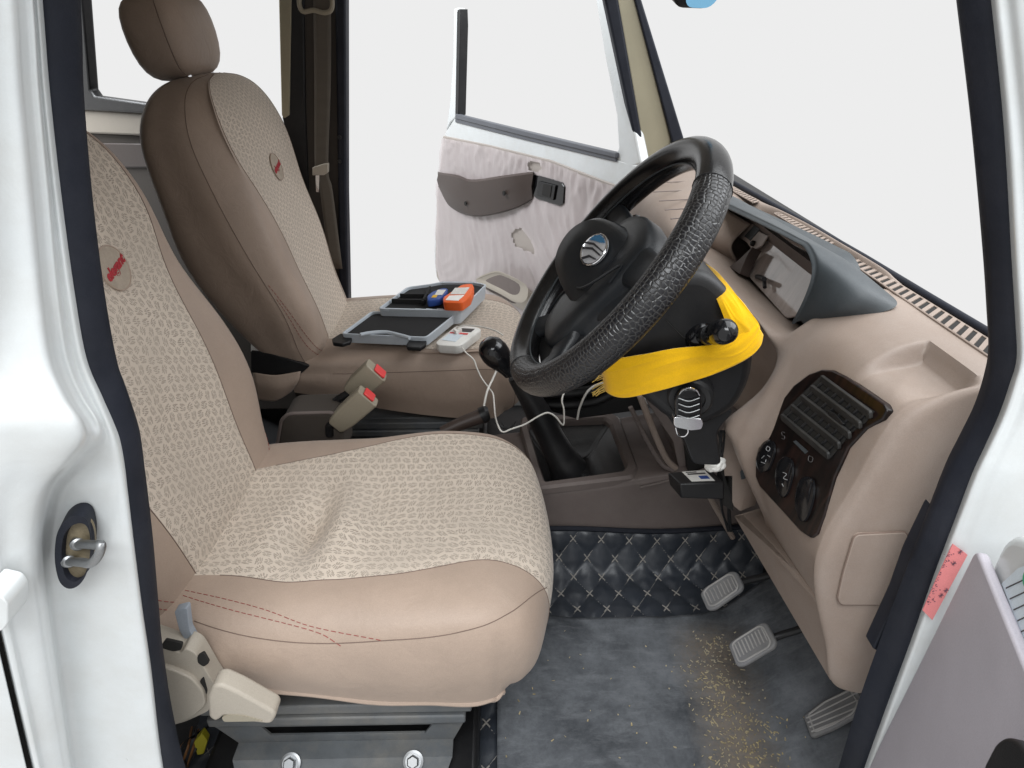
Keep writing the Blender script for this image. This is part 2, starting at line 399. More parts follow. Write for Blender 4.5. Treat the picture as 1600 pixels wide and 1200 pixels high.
def ss_(a, b, x):
    t = max(0, min(1, (x-a)/(b-a))); return t*t*(3-2*t)
def pix2ij(G, px, py):
    best = None
    for i, r in enumerate(G):
        for j, p in enumerate(r):
            d = p-CAM; z = d.dot(FW)
            e = (800+FPX*d.dot(RT)/z-px)**2+(600-FPX*d.dot(UPV)/z-py)**2
            if j < len(r)-1 and i < len(G)-1:
                n = (r[j+1]-p).cross(G[i+1][j]-p)
            if best is None or e < best[0]: best = (e, i, j)
    return best[1], best[2]
def make_seat(root, mirror=False):
    # ---- cushion
    zs = .335
    near = [U(a, b, z=zs) for a, b in ((300, 895), (380, 897), (480, 912), (590, 905), (700, 885), (790, 871), (850, 884))]
    far = [U(a, b, z=zs) for a, b in ((392, 740), (430, 725), (500, 713), (600, 695), (700, 675), (770, 672))]
    nx = [p.x for p in near]; ny = [p.y for p in near]; fx = [p.x for p in far]; fy = [p.y for p in far]
    yn = lambda x: float(np.interp(x, nx, ny)); yf = lambda x: float(np.interp(x, fx, fy))
    R = [(-.53, .325, .225, .235), (-.42, .330, .212, .248), (-.30, .334, .182, .252), (-.15, .338, .158, .252), (-.04, .338, .148, .246), (.025, .322, .148, .236),
         (.068, .285, .150, .218), (.082, .235, .150, .200), (.066, .175, .150, .185), (.01, .148, .150, .18)]
    NX_ = [(-.012, -.002, .004, .006, .004), (-.006, .012, .020, .018, .008), (.000, .024, .036, .032, .012), (.010, .042, .056, .050, .016), (.018, .058, .073, .060, .018)]
    NY_ = [(.228, .219, .211, .204, .198), (.238, .230, .221, .211, .200), (.236, .228, .219, .209, .198), (.208, .200, .193, .187, .180)]
    rows = []
    for k, (x, zt, zb, hw) in enumerate(R):
        a, b = yn(min(x, .04)), yf(min(x, .03)); b = min(b, hw-.03); a = max(a, -hw+.02)
        nose = max(0, k-4)
        # columns: (y, z) near bottom -> far bottom at this row
        base_t = R[4][1] if nose else zt
        t = [0, 0, 0, 0, 0, .08, .25, .53, .85, 1][k]
        cols = [(-hw+.01, zb), (-hw-.004, zb+.38*(base_t-zb)), (-hw+.002, base_t-.045), (-hw+.030, base_t-.012), (a, base_t+.002), (a*.4, base_t-.004), (b*.35, base_t-.006), (b, base_t+.002), (hw-.022, base_t-.008), (hw-.002, base_t-.042), (hw+.004, zb+.38*(base_t-zb)), (hw-.01, zb)]
        row = []
        for (yy, zz) in cols:
            u = abs(yy)/hw
            z2 = zz if not nose else zz-(zz-R[-1][2])*t
            x2 = x
            if nose:
                j = len(row); jj = min(j, 11-j); s = 1 if yy > 0 else -1
                if jj < 5:
                    x2 = NX_[jj][nose-1]
                    if jj < 4: yy = s*NY_[jj][nose-1]
                else: x2 = (.027, .072, .086, .070, .020)[nose-1]
            row.append(V((x2, yy, z2)))
        rows.append(row)
    G = crgrid(rows, 8, 8)
    # settled fabric: a hollow where the sitter's weight has gone, with soft folds
    for r in G:
        for p in r:
            if p.z > .27 and abs(p.y) < .235:
                def g(x0, y0, sx, sy): return math.exp(-((p.x-x0)/sx)**2-((p.y-y0)/sy)**2)
                p.z += -.038*g(-.315, -.03, .024, .075)+.016*g(-.264, -.04, .024, .09)+.010*g(-.37, -.05, .028, .07)-.007*g(-.22, .02, .02, .06)-.010*g(-.15, 0, .12, .12)+.0015*math.sin(p.x*70+p.y*18)*g(-.22, 0, .15, .15)
    if mirror:
        for r in G:
            for p in r: p.y = -p.y
    c = lambda a, b: [r[a*8:b*8+1] for r in G]
    uvt = lambda g: [[(p.x, p.y) for p in r] for r in g]
    cu = MB().grid(c(2, 4), flip=True).build('cushion', M['leather'], root, smooth=60)
    for nm, a, b, mt, par in (('side_panel', 0, 2, 'leather', root), ('side_panel', 9, 11, 'leather', root), ('bolster', 7, 9, 'leather', root)):
        MB().grid(c(a, b), flip=True).build(nm, M[mt], par, smooth=60)
    g = c(4, 7)
    # arc length based v so that the print wraps over the nose undistorted
    uv = []; acc = [0.0]*len(g[0])
    for i, r in enumerate(g):
        if i: acc = [acc[j]+(g[i][j]-g[i-1][j]).length for j in range(len(r))]
        uv.append([(acc[j], r[j].y) for j in range(len(r))])
    MB().grid(g, uv=uv, flip=True).build('fabric_insert', M['leaf'], root, smooth=60)
    nr = len(G)
    for j, nm in (((16, 'seam'),) if mirror else ())+((32, 'seam'), (56, 'seam'), (72, 'seam')):
        seam(nm, [G[i][j]+V((0, 0, -.0002)) for i in range(8, nr-6)], M['darkseam'], root, .0009)
    if not mirror:
        Gn = [r[:40] for r in G]
        q = crv([V((*pix2ij(Gn, *a), 0)) for a in ((300, 972), (390, 998), (480, 1008), (600, 1004), (720, 985), (800, 955), (852, 918))], 10)
        seam('seam', [surf(G, a.x, a.y)[0] for a in q], M['darkseam'], root, .0008)
        for q in (((288, 925), (400, 951), (500, 980), (602, 1003)), ((288, 933), (400, 962), (480, 988), (545, 1007))):
            stitch('stitching', G, [pix2ij(Gn, *a) for a in q], M['redthread'], root, sgn=-1, r=.00055)
    hem = [r[0] for r in G[6:-24]]
    MB().tube([p+V((0, .003, .0))+V((0, 0, .0025*math.sin(i*.7))) for i, p in enumerate(hem)], .006, 8).build('hem', M['leather'], root)
    # ---- backrest
    B = [(.305, -.452, -.58, .222), (.36, -.463, -.625, .232), (.46, -.487, -.685, .243), (.58, -.515, -.735, .249), (.70, -.545, -.768, .250), (.79, -.567, -.778, .247), (.85, -.585, -.778, .236), (.895, -.603, -.770, .213), (.928, -.622, -.755, .178), (.948, -.640, -.732, .12), (.957, -.655, -.690, .04)]
    prof = [(0, 0), (-.7, 0.0), (-.97, .12), (-1.0, .35), (-.99, .60), (-.90, .86), (-.64, .985), (-.33, .985), (0, .98), (.30, .985), (.50, .985), (.86, .93), (.99, .64), (1.0, .35), (.97, .12), (.7, 0.0)]
    rows = []
    for z, xf, xr, hw in B:
        k = math.exp(-((z-.50)/.17)**2)
        us = lambda u: u if abs(u) not in (.64, .50) else math.copysign(float(np.interp(z, [.45, .62, .80, .90], [abs(u), abs(u)+.06, .80, .86])), u)
        rows.append([V((xr+(xf-xr)*(v if abs(u) not in (.64, .50) else v-.03*ss_(.6, .9, z))+(.045*k*max(0, u)**2 if v > .3 else 0), hw*us(u)*(1+.10*k*(u > .2)), z)) for u, v in prof])
    H = crgrid([r+[r[0]] for r in rows], 6, 7)
    for r in H: r[-1] = r[0].copy()
    if mirror:
        for r in H:
            for p in r: p.y = -p.y
    for r in H:
        for p in r:
            p.x += .003*math.sin(p.z*23+p.y*9)
    hc = lambda a, b: [r[a*6:b*6+1] for r in H]
    g = hc(6, 10); uv = []; acc = [0.0]*len(g[0])
    for i, r in enumerate(g):
        if i: acc = [acc[j]+(g[i][j]-g[i-1][j]).length for j in range(len(r))]
        uv.append([(acc[j]+.4, r[j].y) for j in range(len(r))])
    MB().grid(hc(12, 16), flip=False).grid(hc(0, 4)).build('backrest_shell', M['leather'], root, smooth=60)
    MB().grid(hc(4, 6)).build('bolster', M['leather'], root, smooth=60)
    MB().grid(hc(10, 12)).build('bolster', M['leather'], root, smooth=60)
    ins = MB().grid(g, uv=uv).build('backrest_insert', M['leaf'], root, smooth=60)
    top = MB().prism([p+V((0, 0, -.004)) for p in H[-1][:-1]], (0, 0, .004)).build('backrest_cap', M['leather'], root)
    bot = MB().prism([p for p in H[0][:-1]], (0, 0, .003)).build('backrest_base', M['black'], root)
    for j in (24, 72, 36, 60):
        seam('seam', [r[j] for r in H], M['darkseam'], root, .0009)
    sg = -1 if mirror else 1
    for q in ([(18, 24.6), (12, 26.2), (6, 29), (1, 32)], [(16, 24.5), (10, 25.6), (5, 27.6), (1, 30)]):
        stitch('stitching', H, q, M['redthread'], root, sgn=sg, r=.00055)
        stitch('stitching', H, [(a, 96-b) for a, b in q], M['redthread'], root, sgn=sg, r=.00055)
    # ---- embroidered roundel
    z0 = .748; i0 = min(range(len(H)), key=lambda i: abs(H[i][48].z-z0)); pc, _ = surf(H, i0, 48)
    up = (H[i0+3][48]-H[i0-3][48]).normalized(); nn = V((0, -1, 0)).cross(up).normalized()
    if nn.x < 0: nn = -nn
    Mx = frame(pc+nn*.003+V((0, .012 if mirror else .042, 0)), (0, 1, 0), nn)
    rp = MB().prism(on(Mx, [(.033*math.cos(a*math.pi/16), .033*math.sin(a*math.pi/16)) for a in range(32)], -.004), nn*.0045).build('logo_patch', M['patch'], root, smooth=30)
    MB().tube(on(Mx, [(.033*math.cos(a*math.pi/16), .033*math.sin(a*math.pi/16)) for a in range(32)], .0005), .0012, 6, closed=True).build('logo_piping', M['leather'], rp)
    text_mesh('logo_lettering', 'elegant', .021, Mx @ Matrix.Translation((0, 0, .0012)) @ Matrix.Rotation(math.radians(14), 4, 'Z'), M['redtext'], rp, .0005, .25, .0006)
    # ---- headrest
    secs = []
    for k, (dz, sx, sy) in enumerate(((0, .40, .5), (.012, .72, .80), (.04, .92, .95), (.09, 1.0, 1.0), (.14, .96, .97), (.165, .80, .86), (.178, .5, .6))):
        cx = -.728-.10*dz/.2*.35; z = .945+dz
        sq = [(math.copysign(abs(math.cos(a))**.55, math.cos(a)), math.copysign(abs(math.sin(a))**.55, math.sin(a))) for a in [2*math.pi*q/28 for q in range(28)]]
        secs.append([V((cx+.072*sx*p, .132*sy*q, z+.012*(p*sx))) for p, q in sq])
    hr = MB().loft(secs).build('headrest', M['leather'], root, smooth=70, sub=1)
    cc = [V((-.735+.045-.035*dz/.2, -.131*s, .945+dz+.006)) for dz, s in ((0.004, .72), (.03, .95), (.10, 1.005), (.17, .96))]
    seam('headrest_seam', crv(cc, 6), M['darkseam'], hr, .0012)
    for s in (-1, 1):
        MB().lathe([(.007, -.05), (.007, .045)], (-.70, s*.065, .95), (-.15, 0, 1), 12).build('headrest_post', M['chrome'], root)
        MB().lathe([(.013, -.006), (.014, .002), (.010, .007)], (-.695, s*.065, .943), (-.15, 0, 1), 14).build('post_collar', M['black'], root)
    # ---- steel base
    mb = MB()
    for s in (-1, 1):
        y = s*.205
        mb.box((-.26, y, .119), (.42, .035, .020)).box((-.26, y, .098), (.40, .045, .018))
    mb.box((-.26, 0, .125), (.36, .40, .012))
    mb.build('slide_rail', M['paintgrey'], root, bevel=.003)
    MB().box((-.262, 0, -.026), (.44, .56, .066)).build('seat_riser', M['black'], root, bevel=.01)
    for s in (-1, 1):
        y = s*.215
        mb = MB()
        zt, zb = .080, .012
        xl, xr = -.462, -.062
        # trapezoid side plate with a long slot
        P = lambda x, z: V((x, y, z))
        mb.prism([P(xl, zt), P(xl+.035, zb+.02), P(xl+.10, zb+.02), P(xl+.075, zt-.006)], (0, s*-.004, 0))
        mb.prism([P(xl+.10, zb+.02), P(xr-.06, zb+.02), P(xr-.065, zt-.030), P(xl+.088, zt-.030)], (0, s*-.004, 0))
        mb.prism([P(xr-.065, zt-.032), P(xr-.06, zb+.02), P(xr-.02, zb+.02), P(xr, zt), P(xr-.05, zt-.006)], (0, s*-.004, 0))
        mb.prism([P(xl, zt), P(xr, zt), P(xr-.004, zt-.009), P(xl+.006, zt-.009)], (0, s*-.03, 0))
        mb.prism([P(xl+.035, zb+.022), P(xr-.02, zb+.022), P(xr-.02, zb+.018), P(xl+.035, zb+.018)], (0, s*.030, 0))
        mb.prism([V((xl+.035, y+s*.03, zb+.022)), V((xr-.02, y+s*.03, zb+.022)), V((xr-.03, y+s*.042, zb-.004)), V((xl+.04, y+s*.042, zb-.004))], (0, s*-.003, -.002))
        mb.build('base_bracket', M['paintgrey'], root, bevel=.0015)
        for bx in ((-.335, -.143)):
            o = MB().lathe([(.0005, .0), (.016, .0), (.016, .003), (.0125, .004), (.0125, .0045)], (bx, y+s*.034, zb+.018), (0, s*.65, .75), 20)
            o.build('washer', M['steel'], root, bevel=0)
            MB().lathe([(.010, .003), (.010, .011), (.008, .013)], (bx, y+s*.034, zb+.018), (0, s*.65, .75), 6).build('bolt', M['steel'], root, smooth=20)
    return G, H
M['patch'] = mat('logo_patch_fabric', (.40, .335, .27), .85, .15, 60, .4, 500)
drv = thing('driver_seat', 'driver seat nearest the open door, tan cover with leaf print and red roundel', 'car seat', (-.25, 0, -.06), 'front seats')
G_c, G_b = make_seat(drv)
# recliner hardware on the driver's door side
side = [U(a, b, y=-.285) for a, b in ((225, 1000), (262, 1012), (282, 1022), (288, 1012), (305, 1020), (330, 1062), (345, 1085), (332, 1102), (325, 1112), (312, 1118), (290, 1128), (265, 1135), (235, 1140), (215, 1100))]
MB().prism(roundpoly(side, .008, 3), (0, .03, 0)).build('recliner_cover', M['beige'], drv, bevel=.004, seg=3)
lip = [U(a, b, y=-.292) for a, b in ((215, 1040), (262, 1044), (300, 1060), (318, 1082), (322, 1102), (300, 1122), (265, 1134), (225, 1135))]
MB().prism(roundpoly(lip, .010, 3), (0, .012, 0)).build('recliner_boss', M['beige'], drv, bevel=.003, seg=3)
for q in (((250, 1012), (258, 1000), (285, 1006), (283, 1016), (270, 1018)), ((308, 1026), (318, 1020), (327, 1036), (318, 1042), (309, 1036)), ((312, 1064), (318, 1058), (324, 1080), (320, 1092), (317, 1078))):
    MB().prism(roundpoly([U(a, b, y=-.2865) for a, b in q], .003, 3), (0, .004, 0)).build('cover_slot', M['void'], drv)
lev0 = [U(a, b, y=-.315) for a, b in ((324, 1090), (332, 1072), (345, 1070), (372, 1082), (428, 1113), (431, 1120), (424, 1132), (400, 1130), (350, 1118), (345, 1123), (337, 1128), (326, 1122))]
lev = MB().prism(roundpoly(lev0, .006, 3), (0, .028, 0)).build('recline_lever', M['beige'], drv, bevel=.004, seg=3)
gr = [U(a, b, y=-.316) for a, b in ((346, 1121), (358, 1117), (380, 1118), (412, 1127), (350, 1128))]
MB().prism(roundpoly(gr, .003, 3), (0, .003, 0)).build('lever_recess', M['buckle'], lev)
cl = [U(a, b, y=-.262) for a, b in ((272, 955), (292, 950), (296, 985), (345, 1075), (335, 1078), (300, 1020), (280, 985))]
MB().prism(roundpoly(cl, .004, 3), (0, .012, 0)).build('cover_liner', M['grey'], drv, bevel=.002)
# passenger seat: the mirror-image seat across the tunnel
pas = thing('passenger_seat', 'passenger seat beyond the gear lever, tan cover with full headrest in view', 'car seat', (-.25, 0, -.06), 'front seats')
make_seat(pas, True)
# what shows of the passenger recliner between the seats
MB().prism(roundpoly([U(a, b, y=.60)-V((0, .84, 0)) for a, b in ((392, 548), (420, 552), (484, 572), (470, 584), (440, 590), (392, 582))], .004), (0, .03, 0)).build('recliner_strap', M['black'], pas, bevel=.002)
MB().prism(roundpoly([U(a, b, y=.605)-V((0, .84, 0)) for a, b in ((392, 536), (410, 534), (413, 548), (392, 550))], .002), (0, .01, 0)).build('fabric_tag', M['whiteplastic'], pas)
rs = [[U(a, b, y=y)-V((0, .84, 0)) for a, b, y in r] for r in (((395, 582, .60), (430, 586, .592), (470, 580, .60)), ((398, 602, .590), (432, 606, .582), (466, 596, .592)), ((402, 624, .598), (430, 626, .592), (455, 612, .60)))]
MB().grid(crgrid(rs, 6, 6)).build('cover_skirt', M['leather'], pas, thick=.003)
pas.location = (-.25, .84, -.06)
# ------------------------------------------------------------------ floor and car body shell
fl = MB().box((-.2, .36, -.075), (2.4, 1.5, .02)).build('floor', M['black'])
fl['kind'] = 'structure'
body = thing('car_body', 'white car body shell framing the open driver doorway', 'car body', (0, -.42, -.08))
ROWS = [-150, -40, 60, 150, 300, 450, 560, 620, 660, 690, 725, 770, 850, 950, 1050, 1200, 1320]
so = lambda py: float(np.interp(py, [-40, 0, 200, 400, 500, 560, 600, 650, 700, 800, 900, 1000, 1100, 1200, 1320], [60, 62, 78, 103, 118, 130, 145, 168, 185, 195, 207, 220, 235, 247, 275]))
si = lambda py: float(np.interp(py, [-40, 0, 200, 400, 500, 560, 600, 650, 700, 800, 900, 1000, 1100, 1200, 1320], [125, 127, 133, 155, 170, 182, 195, 209, 222, 235, 245, 252, 266, 290, 335]))
fold = lambda py: float(np.interp(py, [-40, 150, 300, 450, 560, 640, 672, 690, 725, 770, 800, 850, 950, 1050, 1200, 1320], [44, 56, 70, 84, 100, 132, 158, 150, 122, 86, 72, 72, 82, 96, 118, 140]))
gap = lambda py: float(np.interp(py, [-40, 900, 1000, 1100, 1200, 1320], [-60, -20, 2, 24, 48, 75]))
rows = []
for py in ROWS:
    f = fold(py); low = min(1, max(0, (py-665)/60))
    s_ = so(py); fl2 = .62 if py < 500 else min(1, .62+(py-500)/420)
    rows.append([U(s_+12, py, y=-.370), U(s_-2, py, y=-.385), U((s_+f)/2, py, y=-.386), U(f+5, py, y=-.390-.006*(1-low)), U(f-9, py, y=-.40-.016*low),
                 U(f-28, py, y=-.396-.034*fl2), U((f-28)*.5+gap(py)*.5, py, y=-.396-.044*fl2), U(gap(py)+14, py, y=-.396-.052*fl2), U(gap(py)+5, py, y=-.396-.051*fl2), U(gap(py)+2, py, y=-.385-.04*fl2)])
g = crgrid(rows, 6, 6)
MB().grid(g).build('center_pillar', M['white'], body, smooth=60)
# rear door skin beyond the shut line
rd = thing('rear_door', 'white rear door edge behind the shut line', 'car door', (-.7, -.46, 0))
rows = [[U(gap(py)-6, py, y=-.42), U(gap(py)-7, py, y=-.445), U(gap(py)-14, py, y=-.452), U(gap(py)-80, py, y=-.456), U(gap(py)-200, py, y=-.46)] for py in ROWS]
MB().grid(crgrid(rows, 4, 3)).build('door_skin', M['white'], rd, smooth=60)
MB().box((-1.12, -.42, .35), (.9, .05, .88)).build('door_panel', M['white'], rd, bevel=.02)  # unseen rest of the rear door, added to darken the cabin
MB().box((-1.12, -.41, 1.15), (.9, .04, .08)).build('window_frame', M['white'], rd, bevel=.01)
MB().box((-1.12, -.41, .96), (.9, .004, .36)).build('window_glass', M['tint'], rd)  # unseen pane, tinted dark to keep light off the seats
MB().prism(roundpoly([U(a, b, y=-.475) for a, b in ((-30, 925), (2, 932), (12, 945), (12, 975), (4, 986), (-30, 990))], .004), (0, .03, 0)).build('hinge', M['white'], rd, bevel=.003)
MB().grid([[U(gap(py)-20, py, y=-.40), U(gap(py)+12, py, y=-.40)] for py in ROWS]).build('shut_line_shade', M['void'], rd)  # dark sheet that paints the shade behind the shut line
# rubber door seal: one ring round the doorway
def seal_sec(q, p):
    mid = (p+q)*.5; d = (p-q)
    return [q, q+d*.10+V((0, -.007, 0)), q+d*.30+V((0, -.011, 0)), mid+V((0, -.012, 0)), q+d*.72+V((0, -.010, 0)), q+d*.92+V((0, -.005, 0)), p, p-d*.5+V((0, .022, 0)), q+d*.1+V((0, .022, 0))]
L = [seal_sec(U(so(py), py, y=-.372), U(si(py), py, y=-.357)) for py in ROWS]
ROWR = [-150, -40, 0, 200, 400, 500, 560, 600, 650, 700, 740, 800, 900, 1000, 1100, 1200, 1320]
RO = [1534, 1546, 1550, 1570, 1582, 1588, 1590, 1580, 1563, 1540, 1521, 1498, 1460, 1425, 1388, 1352, 1312]
RI = [1481, 1493, 1497, 1520, 1540, 1545, 1547, 1543, 1527, 1500, 1478, 1452, 1412, 1375, 1340, 1310, 1272]
R_ = [seal_sec(U(o, py, y=-.372), U(i, py, y=-.357)) for py, o, i in zip(ROWR, RO, RI)]
botl, botr = L[-1], R_[-1]
def down(sec, dz, dx): return [p+V((dx, 0, dz)) for p in sec]
ring = L+[down(L[-1], -.08, .02), down(L[-1], -.12, .07)]
ring2 = R_+[down(R_[-1], -.08, -.02), down(R_[-1], -.12, -.07)]
def seal_loft(secs, nm):
    cols = [crv([s[j] for s in secs], 6) for j in range(len(secs[0]))]
    loops = [[cols[j][i] for j in range(len(cols))] for i in range(len(cols[0]))]
    return MB().loft(loops).build(nm, M['seal'], body, smooth=50)
seal_loft(ring, 'door_seal'); seal_loft(ring2, 'door_seal')
MB().tube([sum(ring[-1], V())/9+V((.0, 0, -.005)), sum(ring2[-1], V())/9+V((0, 0, -.005))], .016, 10).build('door_seal', M['seal'], body)
MB().box((.02, -.41, -.13), (1.3, .10, .14)).build('rocker_sill', M['white'], body, bevel=.02, seg=3)
# near windscreen pillar, from the roof down to the hinge face
rows = []
for py, o in zip(ROWR, RO):
    k = min(1, max(0, (py-560)/140))
    rows.append([U(o-10, py, y=-.362), U(o+2, py, y=-.384), U(o+10, py, y=-.390), U(o+24, py, y=-.392), U(o+44, py, y=-.396-.004*(1-k)), U(o+90, py, y=-.402-.004*(1-k)), U(o+220, py, y=-.41)])
MB().grid(crgrid(rows, 6, 6)).build('windscreen_pillar', M['white'], body, smooth=60)
MB().prism([U(a, b, y=-.352) for a, b in ((1462, 795), (1425, 870), (1402, 933), (1364, 1014), (1378, 1022), (1398, 1000), (1462, 860))], (0, .02, 0)).build('seal_flange', M['seal'], body, bevel=.002)
# roof over the cabin (out of frame, shades the seats) with side rails added to deepen that shade
MB().prism([V((-1.5, -.36, 1.185)), V((.27, -.36, 1.185)), V((.31, .35, 1.195)), V((.27, 1.06, 1.185)), V((-1.5, 1.06, 1.185))], (0, 0, .03)).build('roof', M['white'], body, bevel=.02)
MB().box((-.54, -.375, 1.15), (1.66, .05, .07)).build('roof_rail', M['white'], body, bevel=.01)
MB().box((-.54, 1.06, 1.165), (1.66, .04, .05)).build('roof_rail', M['white'], body, bevel=.01)
MB().grid([[V((-1.5, -.33, 1.178)), V((-1.5, 1.03, 1.178))], [V((.25, -.31, 1.178)), V((.25, 1.0, 1.178))]]).build('headliner', M['beige'], body, thick=.004)
# far side of the shell
def plate(px, y, depth, nm, mt, par, r=.0, bev=.003):
    P = [U(a, b, y=y) for a, b in px]
    return MB().prism(roundpoly(P, r) if r else P, (0, depth, 0)).build(nm, mt, par, bevel=bev)
plate(((452, -60), (530, -60), (536, 300), (545, 620), (500, 620), (452, 380), (450, 180)), 1.10, .06, 'pillar_trim', M['velour'], body)
plate(((434, -60), (456, -60), (452, 180), (444, 185), (440, 180)), 1.085, .02, 'window_edge_trim', M['khaki'], body, 0, .002)
plate(((444, -60), (474, -60), (477, 170), (482, 300), (470, 300), (441, 185)), 1.09, .03, 'pillar_edge', M['black'], body, 0, .004)
plate(((522, -60), (540, -60), (541, 300), (548, 620), (530, 620), (528, 300)), 1.085, .05, 'door_seal', M['seal'], body, 0, .006)
for y0 in (214, 252):
    MB().lathe([(.0045, 0), (.006, .002), (.005, .008)], U(531, y0, y=1.083), (0, -1, 0), 10).build('trim_clip', M['black'], body)
plate(((952, -60), (985, -60), (1050, 218), (1030, 300), (1008, 290), (1003, 235)), 1.06, .05, 'windscreen_pillar', M['khaki'], body, 0, .008)
plate(((932, -60), (956, -60), (1008, 240), (1015, 300), (1001, 300), (996, 240)), 1.05, .05, 'door_seal', M['seal'], body, 0, .006)
plate(((976, -60), (984, -60), (1068, 214), (1075, 250), (1056, 250), (1049, 216)), 1.045, .03, 'windscreen_seal', M['seal'], body, 0, .004)
MB().tube([U(1060, 240, y=1.06), U(1150, 288, z=.728), U(1250, 344, z=.728), U(1350, 402, z=.728), U(1450, 463, z=.728), U(1545, 520, z=.728), U(1640, 580, z=.728)], .0055, 10).build('windscreen_base_seal', M['seal'], body)
# out-of-view bulkhead and rear wall added to darken the cabin; sills, far lower side
MB().prism([V((.80, -.37, .28)), V((.84, -.37, .28)), V((.64, -.37, .70)), V((.61, -.37, .70))], (0, 1.44, 0)).build('bulkhead', M['black'], body)
MB().box((-1.47, .35, .55), (.03, 1.42, 1.26)).build('rear_wall', M['velour'], body)
MB().box((-.2, 1.075, -.09), (2.4, .06, .10)).build('sill', M['white'], body, bevel=.01)
MB().box((-1.0, 1.10, .10), (.9, .03, .40)).build('side_panel', M['velour'], body)
MB().box((-.16, .62, -.085), (.1, .8, .02)).build('cross_member', M['black'], body)
# latch striker on the centre pillar
def striker():
    P = [U(a, b, y=-.408) for a, b in ((84, 858), (88, 832), (100, 814), (118, 806), (133, 812), (140, 835), (140, 862), (134, 895), (122, 914), (106, 920), (92, 910), (85, 885))]
    c = sum(P, V())/len(P)
    ins = [c+(p-c)*.80+V((.004, 0, .0)) for p in P]
    Ps, Is = crv(P, 4, True), crv(ins, 4, True)
    b0 = MB().loft([[p+V((-.004, .020, 0)) for p in Ps], [p+V((0, .004, 0)) for p in Ps], [p+V((.001, 0, 0)) for p in Ps], Is, [p+V((.001, .006, 0)) for p in Is]])
    o = b0.build('striker_plate', M['seal'], body, smooth=50)
    MB().prism([p+V((.001, .0058, 0)) for p in Is], (0, .003, 0)).build('striker_backing', M['rustgrease'], o)
    a = U(122, 850, y=-.404); b = U(108, 877, y=-.404)
    tip = U(158, 852, y=-.432); tip2 = U(142, 880, y=-.432)
    path = crv([a, a+(tip-a)*.75, tip, (tip+tip2)/2+V((.003, -.002, 0)), tip2, b+(tip2-b)*.6, b], 5)
    MB().tube(path, .0043, 12).build('striker_loop', M['steel'], o)
    for q in (a, b): MB().lathe([(.007, -.002), (.007, .001), (.005, .003)], q, (.5, -.8, 0), 14).build('striker_rivet', M['steel'], o)
M['rustgrease'] = mat('greasy_steel', (.17, .14, .09), .5, .5, 60, .5, 120, metal=.4)
striker()
# wiring stub below the seat's rear corner
wr = thing('wiring_loom', 'loose wires with yellow connector under the driver seat', 'wiring', (-.43, -.2, -.06))
for i in range(6):
    a = U(275+6*i, 1215, y=-.19); b = U(290+random.uniform(-10, 30), 1170, y=-.2); c = U(300+5*i, 1140+random.uniform(-6, 10), y=-.15)
    MB().tube(crv([a, b, c], 8), .0022, 6).build('wire', M['black'] if i % 2 else M['copper'] if 'copper' in M else M['rustgrease'], wr)
MB().prism(roundpoly([U(a, b, y=-.2) for a, b in ((303, 1160), (315, 1146), (324, 1158), (318, 1178), (308, 1180))], .003), (0, .012, 0)).build('connector', mat('yellow_connector', (.34, .30, .02), .5), wr, bevel=.002)
# seat belt on the far pillar
belt = thing('seat_belt', 'dark seat belt hanging on the far pillar beside the passenger seat', 'seat belt', (-.5, 1.08, .2))
P = [[U(489, -40, y=1.075), U(517, -40, y=1.075)], [U(491, 120, y=1.078), U(517, 120, y=1.078)], [U(492, 262, y=1.072), U(513, 262, y=1.072)], [U(500, 300, y=1.07), U(520, 300, y=1.07)], [U(515, 420, y=1.06), U(535, 420, y=1.06)]]
MB().grid(crgrid(P, 4, 6)).build('webbing', M['webbing'], belt, thick=.002)
MB().tube(crv([U(a, b, y=1.062) for a, b in ((468, 8), (470, -6), (488, -12), (514, -12), (519, 2), (517, 16), (506, 20), (490, 16), (474, 18))], 5, True), .006, 8, closed=True).build('belt_guide', M['buckle'], belt)
MB().prism(roundpoly([U(a, b, y=1.06) for a, b in ((488, 262), (500, 258), (506, 256), (512, 256), (512, 270), (506, 274), (488, 274))], .002), (0, .02, 0)).build('tongue_grip', M['beige'], belt, bevel=.003)
MB().prism(roundpoly([U(a, b, y=1.065) for a, b in ((493, 274), (499, 274), (498, 300), (494, 300))], .001), (0, .004, 0)).build('tongue', M['chrome'], belt)
# rear-view mirror
mr = thing('rear_view_mirror', 'rear-view mirror cut by the top edge of the frame', 'mirror', (.28, .37, 1.2))
Mx = frame(U(1092, -34, y=.36), (1, .35, -.02), (-.35, -.85, -.32))
MB().loft([on(Mx, rrect(.075, .072, .02), .014), on(Mx, rrect(.088, .084, .026), .010), on(Mx, rrect(.088, .084, .026), -.004), on(Mx, rrect(.06, .055, .02), -.02)]).build('mirror_housing', M['black'], mr)
MB().prism(on(Mx, [(p[0]+.008, p[1]) for p in rrect(.062, .078, .02)], .0142), Mx.to_3x3() @ V((0, 0, .0015))).build('mirror_glass', mat('mirror_glass', (.25, .55, .80), .05, .02, metal=1, rv=.02), mr)  # blue base colour paints the reflection into the mirror
MB().tube([Mx @ V((0, .0, -.015)), Mx @ V((0, .05, -.03)), V((.16, .40, 1.178))], .009, 10).build('mirror_stem', M['black'], mr)
# ------------------------------------------------------------------ doors
def in_plane(p0, d):
    n = V((d[1], -d[0], 0)).normalized()
    return lambda px, py, off=0: UPL(px, py, V(p0)+n*off, n), n
